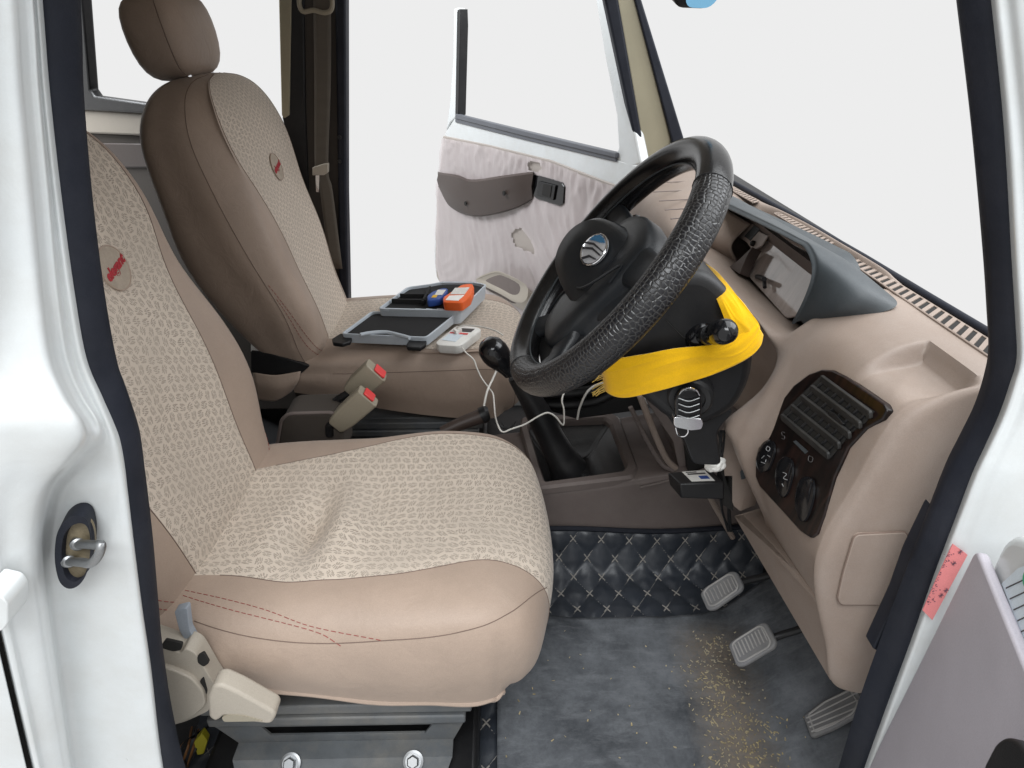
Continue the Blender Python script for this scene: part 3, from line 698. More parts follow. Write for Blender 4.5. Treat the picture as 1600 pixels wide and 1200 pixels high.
# far front door, swung open on its front hinges
pR = U(960, 245, y=1.12); pL = U(712, 180, z=pR.z+.01)
pd, pn = in_plane(pR, (pL-pR))
if pn.dot(CAM-pR) < 0: pn = -pn
dd = lambda px, py, o=0: UPL(px, py, pR+pn*o, pn)
pdoor = thing('passenger_door', 'open white passenger door with torn plastic film over its trim', 'car door', (pR.x, pR.y, 0))
back = -pn*.035
lowp = [dd(a, b) for a, b in ((712, 181), (961, 247), (1002, 258), (1018, 330), (1005, 470), (960, 560), (760, 520), (690, 450), (680, 425), (678, 400), (682, 300), (687, 240), (696, 205))]
MB().prism(roundpoly(lowp, .012), back).build('door_shell', M['white'], pdoor, bevel=.008, seg=3)
MB().prism([dd(a, b) for a, b in ((709, 14), (714, 12), (716, 40), (713, 182), (703, 192), (697, 205), (703, 160), (708, 90))], back).build('window_frame', M['white'], pdoor, bevel=.004)
MB().prism([dd(a, b) for a, b in ((924, -40), (940, -40), (1001, 256), (985, 262), (957, 247), (966, 232), (963, 180), (945, 90))], back).build('window_frame', M['white'], pdoor, bevel=.006)
MB().prism([dd(a, b, .004) for a, b in ((714, 16), (718, 14), (719, 40), (716, 180), (711, 182))], back).build('window_channel', M['black'], pdoor, bevel=.002)
mb = MB(); 
for o, (b0, b1) in ((.012, (178, 184)), (.006, (184, 190))):
    mb.prism([dd(711, b0, o), dd(820, b0+27, o), dd(962, b0+61, o), dd(962, b1+63, o), dd(820, b1+29, o), dd(711, b1+1, o)], -pn*.02)
mb.build('window_wiper_strip', M['stripgrey'] if 'stripgrey' in M else M['hood'], pdoor, bevel=.002)
trim = [dd(a, b, .004) for a, b in ((692, 212), (762, 226), (860, 250), (945, 283), (1000, 302), (1000, 460), (940, 555), (770, 525), (692, 452), (682, 432), (680, 400), (683, 300))]
MB().prism(roundpoly(trim, .01), -pn*.008).build('trim_panel', M['mauve'], pdoor, bevel=.003)
# the plastic film: a wrinkled sheet with two torn holes
film = bpy.data.materials.new('wrinkled_plastic_film'); film.use_nodes = True; t = NT(film); b = t.N['Principled BSDF']
b.inputs['Base Color'].default_value = (.55, .49, .49, 1); b.inputs['Roughness'].default_value = .3; b.inputs['Coat Weight'].default_value = .3
uv = t.n('ShaderNodeUVMap').outputs[0]
wv = t.n('ShaderNodeTexNoise', {'Vector': t.vm('MULTIPLY', uv, (11, 3, 1)).outputs[0], 'Scale': 1.0, 'Detail': 5, 'Roughness': .55, 'Distortion': 1.4}).outputs[0]
al = t.math('MULTIPLY_ADD', t.ramp(wv, .3, .8), .12, .66); t.L.new(al, b.inputs['Alpha'])
t.L.new(t.n('ShaderNodeBump', {'Height': wv, 'Strength': .12, 'Distance': .006}).outputs[0], b.inputs['Normal'])
hole1 = [(826, 256), (834, 250), (848, 254), (853, 262), (846, 269), (830, 266)]
hole2 = [(800, 366), (806, 359), (816, 356), (828, 370), (837, 388), (836, 396), (826, 392), (806, 384)]
def inside(p, poly):
    x, y = p; c = False; n = len(poly)
    for i in range(n):
        x1, y1 = poly[i]; x2, y2 = poly[i-1]
        if (y1 > y) != (y2 > y) and x < (x2-x1)*(y-y1)/(y2-y1)+x1: c = not c
    return c
mb = MB(); NX, NY = 130, 110; px = []; mb.uv = []
from mathutils import noise as mnoise
ax = (pL-pR).normalized()
for j in range(NY+1):
    row = []
    for i in range(NX+1):
        xl = float(np.interp(j, [0, 40, NY], [693, 684, 683])); x = xl+(1000-xl)*i/NX
        top = float(np.interp(x, [684, 762, 860, 945, 1000], [213, 228, 252, 285, 304])); bt = float(np.interp(x, [684, 692, 770, 940, 1000], [420, 450, 520, 550, 455]))
        y = top+(bt-top)*j/NY
        q = dd(x, y, .006); s = q.dot(ax)
        ruck = math.exp(-((y-top)/38)**2)
        rg = lambda n_: (1-abs(n_))**4
        sl = s+.10*math.sin(q.z*9)+.25*(q.z-.5)*mnoise.noise(V((s*3, 1, 2)))
        h = .006*rg(mnoise.noise(V((sl*11, q.z*2.2, 0))))+.003*rg(mnoise.noise(V((sl*24, q.z*5, 3))))+ruck*.008*rg(mnoise.noise(V((s*38, q.z*3, 7))))+.004*mnoise.noise(V((s*6+q.z*7, q.z*6, 5)))
        q = q+pn*(h+.003); mb.v.append(tuple(q)); mb.uv.append((s, q.z)); row.append((x, y))
    px.append(row)
for j in range(NY):
    for i in range(NX):
        cx = (px[j][i][0]+px[j+1][i+1][0])/2; cy = (px[j][i][1]+px[j+1][i+1][1])/2
        if inside((cx, cy), hole1) or inside((cx, cy), hole2): continue
        a = j*(NX+1)+i; mb._f([a, a+1, a+NX+2, a+NX+1])
mb.build('plastic_film', film, pdoor, smooth=180, flipfix=False)
# armrest, handle and pull
top_ = [(684, 272), (715, 277), (738, 284), (790, 277), (833, 271)]
front = [dd(a, b, .055 if 0 < i < 4 else .03) for i, (a, b) in enumerate(top_)]
lowr = [dd(a, b, o) for (a, b), o in zip(((685, 290), (705, 322), (745, 336), (800, 325), (832, 310)), (.02, .035, .04, .035, .02))]
backt = [dd(a, b-4, .004) for a, b in top_]; backl = [dd(a, b+2, .004) for a, b in ((685, 292), (705, 324), (745, 337), (800, 327), (832, 312))]
rows = [crv(r, 6) for r in (backt, [f+(g_-f)*.15+V((0, 0, .003)) for f, g_ in zip(front, backt)], front, [f*.97+l*.03-V((0, 0, .004)) for f, l in zip(front, lowr)], [f*.5+l*.5+pn*.006 for f, l in zip(front, lowr)], lowr, backl)]
ar = MB().grid(rows).build('armrest', M['brownarm'], pdoor, smooth=45)
for a, b, o in ((788, 302, .056), (728, 318, .052)):
    MB().lathe([(.0005, 0), (.009, 0), (.009, .004), (.007, .004)], dd(a, b, o), pn, 14).build('screw_recess', M['void'], ar)
hb = [dd(a, b, .02) for a, b in ((833, 273), (845, 275), (878, 286), (882, 292), (880, 318), (874, 322), (838, 311), (832, 304))]
hn = MB().prism(roundpoly(hb, .004), -pn*.016).build('handle_bezel', M['blackgloss'], pdoor, bevel=.003)
for q, mt, o in ((((841, 283), (868, 290), (864, 313), (838, 306)), 'black', .026), (((849, 287), (862, 290), (859, 309), (846, 305)), 'void', .028)):
    MB().prism(roundpoly([dd(a, b, o) for a, b in q], .003), -pn*.006).build('release_lever' if mt == 'black' else 'lever_hollow', M[mt], hn, bevel=.002)
# bottle pocket low on the door
oc = [(746, 434), (770, 424), (786, 426), (822, 445), (822, 466), (806, 470), (780, 456), (748, 440)]
P = [dd(a, b, .06) for a, b in oc]; c0 = sum(P, V())/len(P)
I = [c0+(p-c0)*.66+V((.006, 0, .002)) for p in P]
Pc, Ic = crv(P, 3, True), crv(I, 3, True)
dp = MB().loft([[p-pn*.055-V((0, 0, .06)) for p in Pc], [p-V((0, 0, .006)) for p in Pc], Pc, [p*.8+q*.2+V((0, 0, .003)) for p, q in zip(Pc, Ic)], Ic], (True, False)).build('door_pocket', M['beige'], pdoor, smooth=45)
MB().loft([Ic, [p-V((0, 0, .035)) for p in Ic]], (False, True)).build('pocket_well', M['console'], dp, smooth=45)
# driver door at the right edge
h0 = U(1522, 862, y=-.425); ddir = V((-.30, -.954, 0))
dq = lambda px, py, o=0: UPL(px, py, h0+V((-.954, .30, 0))*o, V((-.954, .30, 0)))
ddoor = thing('driver_door', 'driver door swung open at the right edge, mauve film-covered trim', 'car door', (h0.x, h0.y, 0))
shell = [h0+ddir*s_+V((.012*.954, -.012*.3, z-h0.z)) for s_, z in ((.0, -.05), (.70, -.05), (.70, .74), (.35, .72), (.06, .675), (.012, .645))]
MB().prism(roundpoly(shell, .02), V((.954, -.30, 0))*.05).build('door_shell', M['white'], ddoor, bevel=.01, seg=3)
tp = [(1521, 864), (1527, 862), (1600, 1041), (1650, 1165), (1700, 1290), (1600, 1400), (1310, 1330), (1355, 1200), (1432, 1045)]
tr = MB().prism(roundpoly([dq(a, b) for a, b in tp], [.004, .004, .1, .1, .02, .02, .02, .1, .1]), V((.954, -.30, 0))*.010).build('trim_panel', M['mauvesmooth'] if 'mauvesmooth' in M else M['mauve'], ddoor, bevel=.003, seg=3)
MB().prism(roundpoly([dq(a, b, .03) for a, b in ((1532, 1205), (1556, 1158), (1572, 1150), (1588, 1156), (1606, 1180), (1640, 1260), (1540, 1260))], .012), V((.954, -.30, 0))*.03).build('grab_handle', M['black'], ddoor, bevel=.006, seg=3)
st = MB().prism([dq(a, b, -.0105) for a, b in ((1566, 912), (1592, 888), (1640, 870), (1680, 1010), (1604, 1008))], V((-.954, .30, 0))*.0006).build('label_sticker', M['paper'], ddoor)
MB().lathe([(.0005, 0), (.008, 0), (.008, .0004)], dq(1606, 905, -.009), V((-.954, .30, 0)), 16).build('sticker_print', M['green'], st)
mb = MB()
for k in range(6):
    mb.prism([dq(a, b, -.0095) for a, b in ((1572+k*6, 918+k*17), (1600+k*6, 905+k*17), (1600+k*6, 907+k*17), (1572+k*6, 920+k*17))], V((-.954, .30, 0))*.0003)
mb.build('sticker_print', M['greyprint'], st)
# pink inspection sticker on the hinge face
def pz(a, b, o=0): return U(a, b, y=-.3945-o)
ps = MB().prism([pz(a, b) for a, b in ((1488, 849), (1511, 866), (1456, 968), (1441, 953), (1462, 905))], (0, -.001, 0)).build('paper_sticker', M['pink'])
tag(ps, 'pink paper sticker on the white door frame beside the seal', 'sticker')
mb = MB(); rnd = random.Random(3)
for k in range(70):
    t_ = rnd.random(); x = 1482-34*t_+rnd.uniform(-6, 12)*rnd.random(); y = 862+82*t_+rnd.uniform(-3, 3); s_ = rnd.uniform(.5, 1.2)
    mb.prism([pz(x, y, .0012), pz(x+s_*1.8, y+s_*.5, .0012), pz(x+s_*1.5, y+s_*1.4, .0012), pz(x-.3*s_, y+s_, .0012)], (0, -.0002, 0))
for cx, cy in ((1490, 880), (1470, 930), (1500, 862), (1478, 922)):
    for a in range(4):
        dx, dy = 4*math.cos(a*.8), 4*math.sin(a*.8)
        mb.prism([pz(cx-dx, cy-dy, .0012), pz(cx-dx+.8, cy-dy+.8, .0012), pz(cx+dx+.8, cy+dy+.8, .0012), pz(cx+dx, cy+dy, .0012)], (0, -.0002, 0))
mb.build('printed_marks', M['stampink'], ps)
# far rear door
r0 = U(224, 172, y=1.14); r1 = U(128, 158, z=r0.z); rn = V(((r1-r0).y, -(r1-r0).x, 0)).normalized()
if rn.dot(CAM-r0) < 0: rn = -rn
rq = lambda px, py, o=0: UPL(px, py, r0+rn*o, rn)
rdoor = thing('rear_door', 'far rear door with black window frame behind the passenger seat', 'car door', (r0.x, r0.y, 0))
MB().prism([rq(a, b, .01) for a, b in ((60, -60), (122, -60), (139, 140), (146, 150), (300, 172), (300, 182), (60, 168))], -rn*.03).build('window_frame', M['black'], rdoor, bevel=.006)
MB().prism([rq(a, b) for a, b in ((60, 168), (300, 180), (300, 216), (60, 205))], -rn*.03).build('sill_trim', M['beige'], rdoor, bevel=.006)
MB().prism([rq(a, b, -.012) for a, b in ((60, 204), (300, 215), (420, 480), (470, 640), (60, 640))], -rn*.03).build('lower_trim', M['velour'], rdoor, bevel=.004)
MB().prism([rq(a, b, -.006) for a, b in ((60, 222), (300, 226), (300, 262), (60, 262))], -rn*.01).build('trim_step', M['brownarm'], rdoor, bevel=.004)
# ------------------------------------------------------------------ dashboard
dash = thing('dashboard', 'beige dashboard with slatted demister vents and slate cluster hood', 'dashboard', (.5, .35, .2))
base = [(.594, .700), (.584, .7225), (.565, .7265), (.51, .725), (.46, .708), (.428, .674), (.4065, .586), (.386, .498), (.396, .43), (.436, .335), (.478, .256), (.57, .265)]
base_end = base[:8]+[(.390, .43), (.425, .33), (.462, .243), (.56, .25)]
def st(y, **kw):
    """station: base profile with per-index overrides/offsets"""
    P = [list(p) for p in base]
    for k, v in kw.items():
        P[int(k[1:])] = list(v)
    xe = float(np.interp(y, [-.3, -.18, .12, .36, .69, 1.05], [.590, .586, .581, .573, .554, .535]))
    P[0][0] = xe+.005; P[1][0] = xe-.006; P[2][0] = min(P[2][0], xe-.018)
    return [V((x, y, z)) for x, z in P]
def endst(y, f, dz):
    out = []
    for x, z in base_end:
        out.append(V((x+(.60-x)*f if x < .6 else x, y, z-dz if z > .6 else z+dz*.4)))
    return out
rows = [endst(-.300, 1.0, .012), endst(-.302, .62, .010), endst(-.301, .22, .008), endst(-.298, .07, .006), endst(-.288, .012, .002),
        st(-.272), st(-.2075), st(-.190), st(-.12),
        st(-.075, p4=(.455, .700), p5=(.424, .665), p6=(.40, .585), p7=(.381, .50)),
        st(-.045, p3=(.51, .722), p4=(.45, .69), p5=(.42, .652), p6=(.392, .585), p7=(.367, .51), p8=(.372, .455)),
        st(-.015, p3=(.51, .715), p4=(.445, .675), p5=(.415, .640), p6=(.405, .575), p7=(.352, .505), p8=(.372, .46)),
        st(.012, p3=(.53, .66), p4=(.475, .648), p5=(.405, .640), p6=(.455, .575), p7=(.375, .500), p8=(.40, .462), p9=(.44, .37), p10=(.475, .29)),
        st(.05, p3=(.54, .600), p4=(.475, .632), p5=(.40, .648), p6=(.48, .59), p7=(.47, .50), p8=(.48, .45), p9=(.50, .38), p10=(.52, .33)),
        st(.18, p3=(.54, .595), p4=(.475, .630), p5=(.392, .660), p6=(.48, .60), p7=(.48, .50), p8=(.49, .45), p9=(.50, .38), p10=(.52, .33)),
        st(.30, p3=(.54, .595), p4=(.475, .630), p5=(.388, .662), p6=(.43, .60), p7=(.44, .50), p8=(.45, .42), p9=(.46, .38), p10=(.50, .34)),
        st(.42, p3=(.53, .64), p4=(.46, .655), p5=(.37, .672), p6=(.375, .60), p7=(.38, .50), p8=(.39, .42), p9=(.42, .36), p10=(.47, .32)),
        st(.55, p3=(.50, .722), p4=(.41, .710), p5=(.355, .682), p6=(.345, .62), p7=(.36, .52), p8=(.38, .44), p9=(.42, .37), p10=(.46, .33)),
        st(.80, p3=(.48, .720), p4=(.40, .706), p5=(.345, .676), p6=(.335, .60), p7=(.35, .50), p8=(.38, .43), p9=(.42, .36), p10=(.46, .32)),
        st(1.0, p3=(.48, .715), p4=(.41, .70), p5=(.365, .67), p6=(.36, .60), p7=(.37, .50), p8=(.40, .43), p9=(.43, .36), p10=(.46, .32)),
        endst(1.04, .3, .01)]
Gd = crgrid(rows, 16, 20)
A, B_, C_ = V((.418, -.207)), V((.507, -.188)), V((.506, -.300))
def ss(a, b, x):
    t = max(0, min(1, (x-a)/(b-a))); return t*t*(3-2*t)
for r in Gd:
    for p in r:
        if p.z > .66 and p.y < -.15 and p.y > -.297 and .37 < p.x < .53:
            s1 = -(p.y+.190)          # toward the camera side
            s2 = .5065-p.x
            if s1 > 0 and s2 > 0:
                al = ss(.40, .49, p.x)
                dpt = .024*min(ss(0, .016, s1), ss(0, .008, s2))*al*(1-ss(.02, .11, max(0, min(s1, s2)))*.7)*ss(-.297, -.275, p.y)
                p.z -= dpt
dsk = MB().grid(Gd).build('dash_skin', M['dash'], dash, smooth=50)
# knee drawer
kp = [U(1166, 803, y=.045), U(1300, 936, y=-.283), U(1304, 1063, y=-.283), U(1152, 806, y=.045)]
kd = MB().prism([p+V((-.006, 0, 0)) for p in kp], (.06, 0, .022)).build('knee_panel', M['dash'], dash, bevel=.006, seg=3)
lipc = [kp[0]+V((-.002, 0, .002)), kp[1]+V((-.002, .003, .003))]
MB().prism([lipc[0]+V((-.008, 0, -.004)), lipc[1]+V((-.012, 0, -.006)), lipc[1]+V((.03, 0, .004)), lipc[0]+V((.02, 0, .004))], (0, 0, -.012)).build('drawer_lip', M['dash'], kd, bevel=.005, seg=3)
MB().tube([kp[1]+V((.006, -.002, .004)), kp[2]+V((.006, -.002, 0))], .0016, 6).build('panel_gap', M['void'], kd)
# pale inner side panel beside the column with its small catch
ip = [U(a, b, y=.03) for a, b in ((1128, 668), (1166, 715), (1166, 765), (1158, 800), (1146, 790), (1132, 745))]
MB().prism(roundpoly(ip, .006), (.03, .015, 0)).build('side_panel', M['dash'], dash, bevel=.004, seg=3)
MB().prism([U(a, b, y=.026) for a, b in ((1156, 738), (1164, 728), (1165, 748), (1158, 750))], (.004, .006, 0)).build('catch', M['hood'], dash, bevel=.001)
# fuse cover on the end face
yc = -.3045
fc = [U(a, b, y=yc) for a, b in ((1336, 836), (1416, 832), (1420, 842), (1397, 946), (1314, 946), (1309, 936), (1318, 895))]
fcv = MB().prism(roundpoly(fc, .008, 4), (0, .006, 0)).build('fuse_cover', M['dash'], dash, bevel=.0015)
MB().tube(roundpoly([p+V((0, .0015, 0)) for p in fc], .008, 4), .0011, 6, closed=True).build('cover_gap', M['darkseam'], fcv)
# wood-dark bezel with vent and switches
fn = V((-.974, 0, .2265)); f0 = V((.428, 0, .674))
fb = lambda px, py, o=0: UPL(px, py, f0+fn*o, fn)
wood = bpy.data.materials.new('dark_wood_gloss'); wood.use_nodes = True; t = NT(wood); b = t.N['Principled BSDF']
co = t.n('ShaderNodeMapping', {0: t.n('ShaderNodeTexCoord').outputs['Object'], 'Scale': (14, 40, 9)}).outputs[0]
n1 = t.n('ShaderNodeTexNoise', {'Vector': co, 'Scale': 1.0, 'Detail': 8, 'Roughness': .65, 'Distortion': 1.6}).outputs[0]
t.L.new(t.mix(t.ramp(n1, .42, .72), (.004, .003, .003), (.026, .012, .009)), b.inputs['Base Color']); b.inputs['Roughness'].default_value = .3; b.inputs['Specular IOR Level'].default_value = .3
bz = [(1284, 577), (1300, 578), (1320, 588), (1380, 630), (1386, 641), (1378, 655), (1352, 670), (1324, 700), (1303, 745), (1287, 806), (1276, 834), (1265, 840), (1250, 830), (1186, 760), (1180, 745), (1180, 716), (1190, 680), (1211, 638), (1240, 602), (1264, 584)]
bezel = MB().prism([fb(a, b, .0055) for a, b in bz], -fn*.012).build('switch_bezel', wood, dash, bevel=.002)
MB().prism([fb(a, b, .0062) for a, b in ((1219, 648), (1284, 586), (1366, 643), (1352, 660), (1330, 676), (1297, 716))], -fn*.001).build('vent_throat', M['void'], bezel)
for k in range(5):
    t_ = k/4
    a0 = (1222+62*t_, 651-60*t_); a1 = (1296+66*t_, 713-64*t_)
    P0, P1 = fb(*a0, .008), fb(*a1, .008)
    dn = fb(a0[0]-6, a0[1]+9, .008)-P0
    Mv = frame((P0+P1)/2, P1-P0, fn)
    Mv = Mv @ Matrix.Rotation(math.radians(28), 4, 'X')
    lv = MB().prism(on(Mv, rrect((P1-P0).length, .0105, .003, 3), -.002), Mv.to_3x3() @ V((0, 0, .0045)))
    lv.build('louver', M['ventgrey'], bezel, bevel=.001)
for k in range(7):
    t_ = (k+.5)/7
    P0 = fb(1222+74*t_, 651+62*t_, .0062); P1 = fb(1284+78*t_, 591+58*t_, .0062)
    MB().tube([P0+fn*.0012, P1+fn*.0012], .0019, 5).build('vane', M['black'], bezel)
MB().prism(roundpoly([fb(a, b, .011) for a, b in ((1293, 640), (1306, 648), (1318, 662), (1308, 668), (1296, 656))], .002), -fn*.004).build('vent_knob', M['black'], bezel, bevel=.0015)
for q in (((1184, 720), (1192, 696), (1204, 688), (1212, 694), (1211, 712), (1202, 734), (1190, 737)), ((1214, 752), (1218, 724), (1230, 714), (1240, 722), (1240, 745), (1232, 772), (1222, 776)), ((1245, 788), (1250, 756), (1262, 745), (1273, 752), (1273, 778), (1264, 808), (1254, 814))):
    P = crv([fb(a, b, .0062) for a, b in q], 5, True); c0 = sum(P, V())/len(P)
    MB().loft([P, [p+fn*.003 for p in P], [c0+(p-c0)*.86+fn*.0042 for p in P]]).build('rocker_switch', M['blackgloss'], bezel, smooth=50)
def glyph(px, mt='whiteprint', r=.00042, o=.0110):
    return MB().tube(crv([fb(a, b, o) for a, b in px], 4), r, 5).build('switch_print', M[mt], bezel)
glyph(((1199, 697), (1203, 700), (1201, 705), (1197, 702), (1199, 697)))
glyph(((1190, 716), (1194, 712))); glyph(((1189, 722), (1195, 724))); glyph(((1197, 718), (1196, 722))); glyph(((1199, 711), (1203, 714)))
glyph(((1223, 738), (1229, 741), (1224, 747), (1230, 750))); glyph(((1222, 756), (1224, 760)))
glyph(((1226, 676), (1222, 675), (1222, 680), (1226, 682), (1225, 686), (1221, 685)), 'greyprint', .0006, .0066)
glyph(((1264, 712), (1270, 715), (1268, 722), (1263, 719), (1264, 712)), 'greyprint', .0006, .0066)
MB().prism([fb(a, b, .0068) for a, b in ((1239, 690), (1243, 688), (1262, 705), (1258, 709))], -fn*.001).build('indicator_slot', M['hood'], bezel)
# demister slots along the windscreen
def demister(p_far, p_near, w_far, w_near, n, z=.7282):
    """p_*: pixels of the strip's front edge, w_*: pixels of the rear edge"""
    a0, a1 = U(*p_far, z=z), U(*p_near, z=z); b0, b1 = U(*w_far, z=z), U(*w_near, z=z)
    v = MB().prism([a0, a1, b1, b0], (0, 0, -.002)).build('demister_vent', M['void'], dash)  # slots are not cut; a near-black strip stands for their shade
    for k in range(n+1):
        t_ = k/n
        c0 = a0+(a1-a0)*t_; c1 = b0+(b1-b0)*t_
        h = (a1-a0)/n*.24
        MB().prism([c0-h, c0+h, c1+h, c1-h], (0, 0, .0016)).build('vent_fin', M['dash'], v)
    for q0, q1 in ((a0, a1), (b0, b1)):
        MB().tube([q0, q1], .0017, 6).build('vent_rim', M['dash'], v)
demister((1345, 407), (1560, 540), (1330, 411), (1546, 558), 20)
demister((1219, 334), (1306, 378), (1210, 334), (1292, 383), 14, .7305)
demister((1149, 295), (1186, 314), (1141, 296), (1177, 317), 9, .7305)
# instrument hood
front = [(.452, .52, .655), (.445, .515, .70), (.440, .49, .738), (.438, .37, .752), (.437, .172, .769), (.437, .06, .777), (.437, .012, .778), (.437, -.022, .758), (.438, -.016, .715), (.4395, .012, .660)]
backc = [(.49, .58, .68), (.497, .58, .712), (.503, .56, .730), (.512, .40, .733), (.520, .20, .734), (.524, .05, .734), (.527, -.050, .733), (.515, -.098, .730), (.478, -.085, .710), (.445, -.012, .664)]
front = [V(p) for p in front]; backc = [V(p) for p in backc]
mid = [f*.45+b_*.55+V((0, 0, .008)) for f, b_ in zip(front, backc)]
for i in (7, 8): mid[i] = front[i]*.5+backc[i]*.5+V((-.004, -.018, .004))
c0 = V((.46, .25, .69))
inner = [f+(V((.475, c0.y+(f.y-c0.y)*.965, c0.z+(f.z-c0.z)*.80))-f)*.9 for f in front]
lip2 = [f+V((-.002, (c0.y-f.y)*.012, -.006 if f.z > .75 else 0)) for f in front]
rowsH = [[p+V((.035, 0, 0)) for p in inner], inner, lip2, front, [f*.85+m_*.15+V((0, -.002 if f.y < .1 else .002, .003)) for f, m_ in zip(front, mid)], mid, backc]
hood = MB().grid(crgrid(rowsH, 8, 6)).build('cluster_hood', M['hood'], dash, smooth=50)
# empty instrument panel under the hood
cn = V((-.92, 0, .39)); cp0 = V((.49, .25, .69))
cb = lambda px, py, o=0: UPL(px, py, cp0+cn*o, cn)
lens = mat('lens_reflection', (.38, .325, .30), .10, .25, 9, coat=1, rv=.05, stretch=(1, 4, 1))  # clear plastic; the pale colour stands in for its reflections
MB().prism([V((.482, .57, .73)), V((.482, .0, .73)), V((.535, .0, .585)), V((.535, .57, .585))], (.01, 0, 0)).build('cluster_recess', M['console'], dash)
lp = MB().prism(roundpoly([cb(a, b, .006) for a, b in ((1200, 362), (1262, 394), (1276, 412), (1272, 440), (1248, 492), (1228, 498), (1160, 422), (1176, 385))], .01), -cn*.004).build('cluster_lens', lens, dash, bevel=.002)
MB().tube([cb(1183, 432, .008), cb(1194, 436, .022)], .0045, 8).build('trip_knob', M['black'], lp)
MB().tube([cb(1194, 436, .016), cb(1195, 449, .016)], .0035, 8).build('trip_knob', M['black'], lp)
br = MB().prism([cb(a, b, .016) for a, b in ((1134, 352), (1150, 341), (1166, 348), (1176, 350), (1187, 362), (1200, 368), (1190, 384), (1176, 392), (1166, 378), (1150, 368))], -cn*.003).build('cluster_bracket', M['bracket'], dash, bevel=.001)
for q, mt in ((((1178, 352), (1187, 358), (1172, 376), (1163, 369)), 'hood'), (((1141, 352), (1152, 356), (1150, 362), (1140, 357)), 'void'), (((1163, 345), (1170, 350), (1167, 354), (1160, 350)), 'void'), (((1148, 336), (1160, 342), (1156, 346), (1147, 341)), 'void')):
    MB().prism([cb(a, b, .0172) for a, b in q], -cn*.001).build('bracket_hole', M[mt], br)
for a, b in ((1178, 381), (1151, 361)):
    MB().lathe([(.0055, 0), (.0055, .005), (.003, .007)], cb(a, b, .016), cn, 10).build('bracket_screw', M['black'], br)
# pod behind the wheel and the fin beside it
MB().prism(roundpoly([cb(a, b, .03) for a, b in ((1176, 385), (1166, 402), (1155, 428), (1150, 424), (1138, 418), (1155, 405))], .003), -cn*.02).build('pod_fin', M['brownarm'], dash, bevel=.003)
pd = [[(.46, .56, .66), (.43, .55, .70), (.46, .54, .735)], [(.44, .50, .65), (.41, .49, .70), (.45, .48, .74)], [(.44, .42, .64), (.41, .41, .69), (.45, .40, .735)], [(.47, .37, .64), (.45, .36, .68), (.48, .36, .72)]]
MB().grid(crgrid([[V(p) for p in r] for r in pd], 8, 8)).build('cluster_pod', M['dash'], dash, smooth=60, thick=.004)
# embossed lines on the passenger side top and the end vent
for k in range(5):
    z = .7165; a = U(1012+9*k, 290+14*k-4, z=z); b_ = U(1085, 283+14*k, z=z)
    MB().tube([a, b_], .0012, 5).build('embossed_line', M['console'], dash)
MB().prism(roundpoly([U(a, b, x=.352) for a, b in ((978, 318), (1002, 300), (1006, 334), (985, 346))], .004), (.02, 0, 0)).build('side_vent', M['black'], dash, bevel=.003)
# the top pad's shadow gap just ahead of the driver
M_ = None
# ------------------------------------------------------------------ steering column and wheel
WT, WB = U(1104, 243, y=-.008), U(820, 567, y=-.008)   # top and bottom of the rim, on the car's steering plane
WO = (WT+WB)/2; WX = V((0, -1, 0)); WY = (WT-WB).normalized(); WZ = V((-WY.z, 0, WY.x))
W = lambda x, y, h=0: WO+WX*x+WY*y+WZ*h
colm = thing('steering_column', 'black steering column shroud with stalk behind the wheel', 'steering column', (.33, 0, .45))
sp_ = [U(a, b, y=-.068) for a, b in ((985, 470), (1050, 428), (1104, 424), (1140, 452), (1172, 500), (1182, 548), (1176, 598), (1152, 642), (1112, 664), (1078, 676), (1040, 655), (990, 612), (955, 575))]
MB().prism(roundpoly(sp_, .02, 4), (0, .136, 0)).build('shroud', M['black'], colm, bevel=.017, seg=4, smooth=50)
MB().prism(roundpoly([U(a, b, y=-.05) for a, b in ((1035, 640), (1150, 640), (1120, 675), (1128, 728), (1082, 726), (1070, 690))], .012), (0, .07, 0)).build('column_cowl', M['black'], colm, bevel=.01, seg=3)
MB().tube([W(0, 0, -.03), W(0, 0, -.10)], [.045, .05], 20).build('column_boss', M['black'], colm)
MB().tube([U(a, b, y=-.0695) for a, b in ((1040, 500), (1068, 528), (1090, 530))], .0008, 5).build('shroud_joint', M['void'], colm)
a, b_ = U(1097, 526, y=-.066), U(1136, 517, y=-.165)
d = (b_-a).normalized()
sk = MB().lathe([(.024, -.004), (.024, .004), (.018, .012), (.0125, .014), (.0125, (b_-a).length-.045), (.0155, (b_-a).length-.042), (.0165, (b_-a).length-.02), (.0155, (b_-a).length-.004), (.011, (b_-a).length+.004), (.0005, (b_-a).length+.007)], a, d, 22).build('indicator_stalk', M['blackgloss'], colm, smooth=50)
MB().lathe([(.0132, 0), (.0132, .012)], a+d*.03, d, 20).build('stalk_ring', M['black'], sk)
c_, e_ = U(985, 330, y=.09), U(1010, 318, y=.16)
MB().tube([W(-.05, .02, -.07), W(-.17, .05, -.06), W(-.21, .055, -.05)], [.009, .008, .010], 10).build('wiper_stalk', M['blackgloss'], colm)
lk = U(1078, 618, y=-.070)
MB().lathe([(.033, -.02), (.033, .006), (.029, .010), (.022, .010), (.021, .006)], lk, (-.25, -.9, -.1), 28).build('ignition_lock', M['black'], colm)
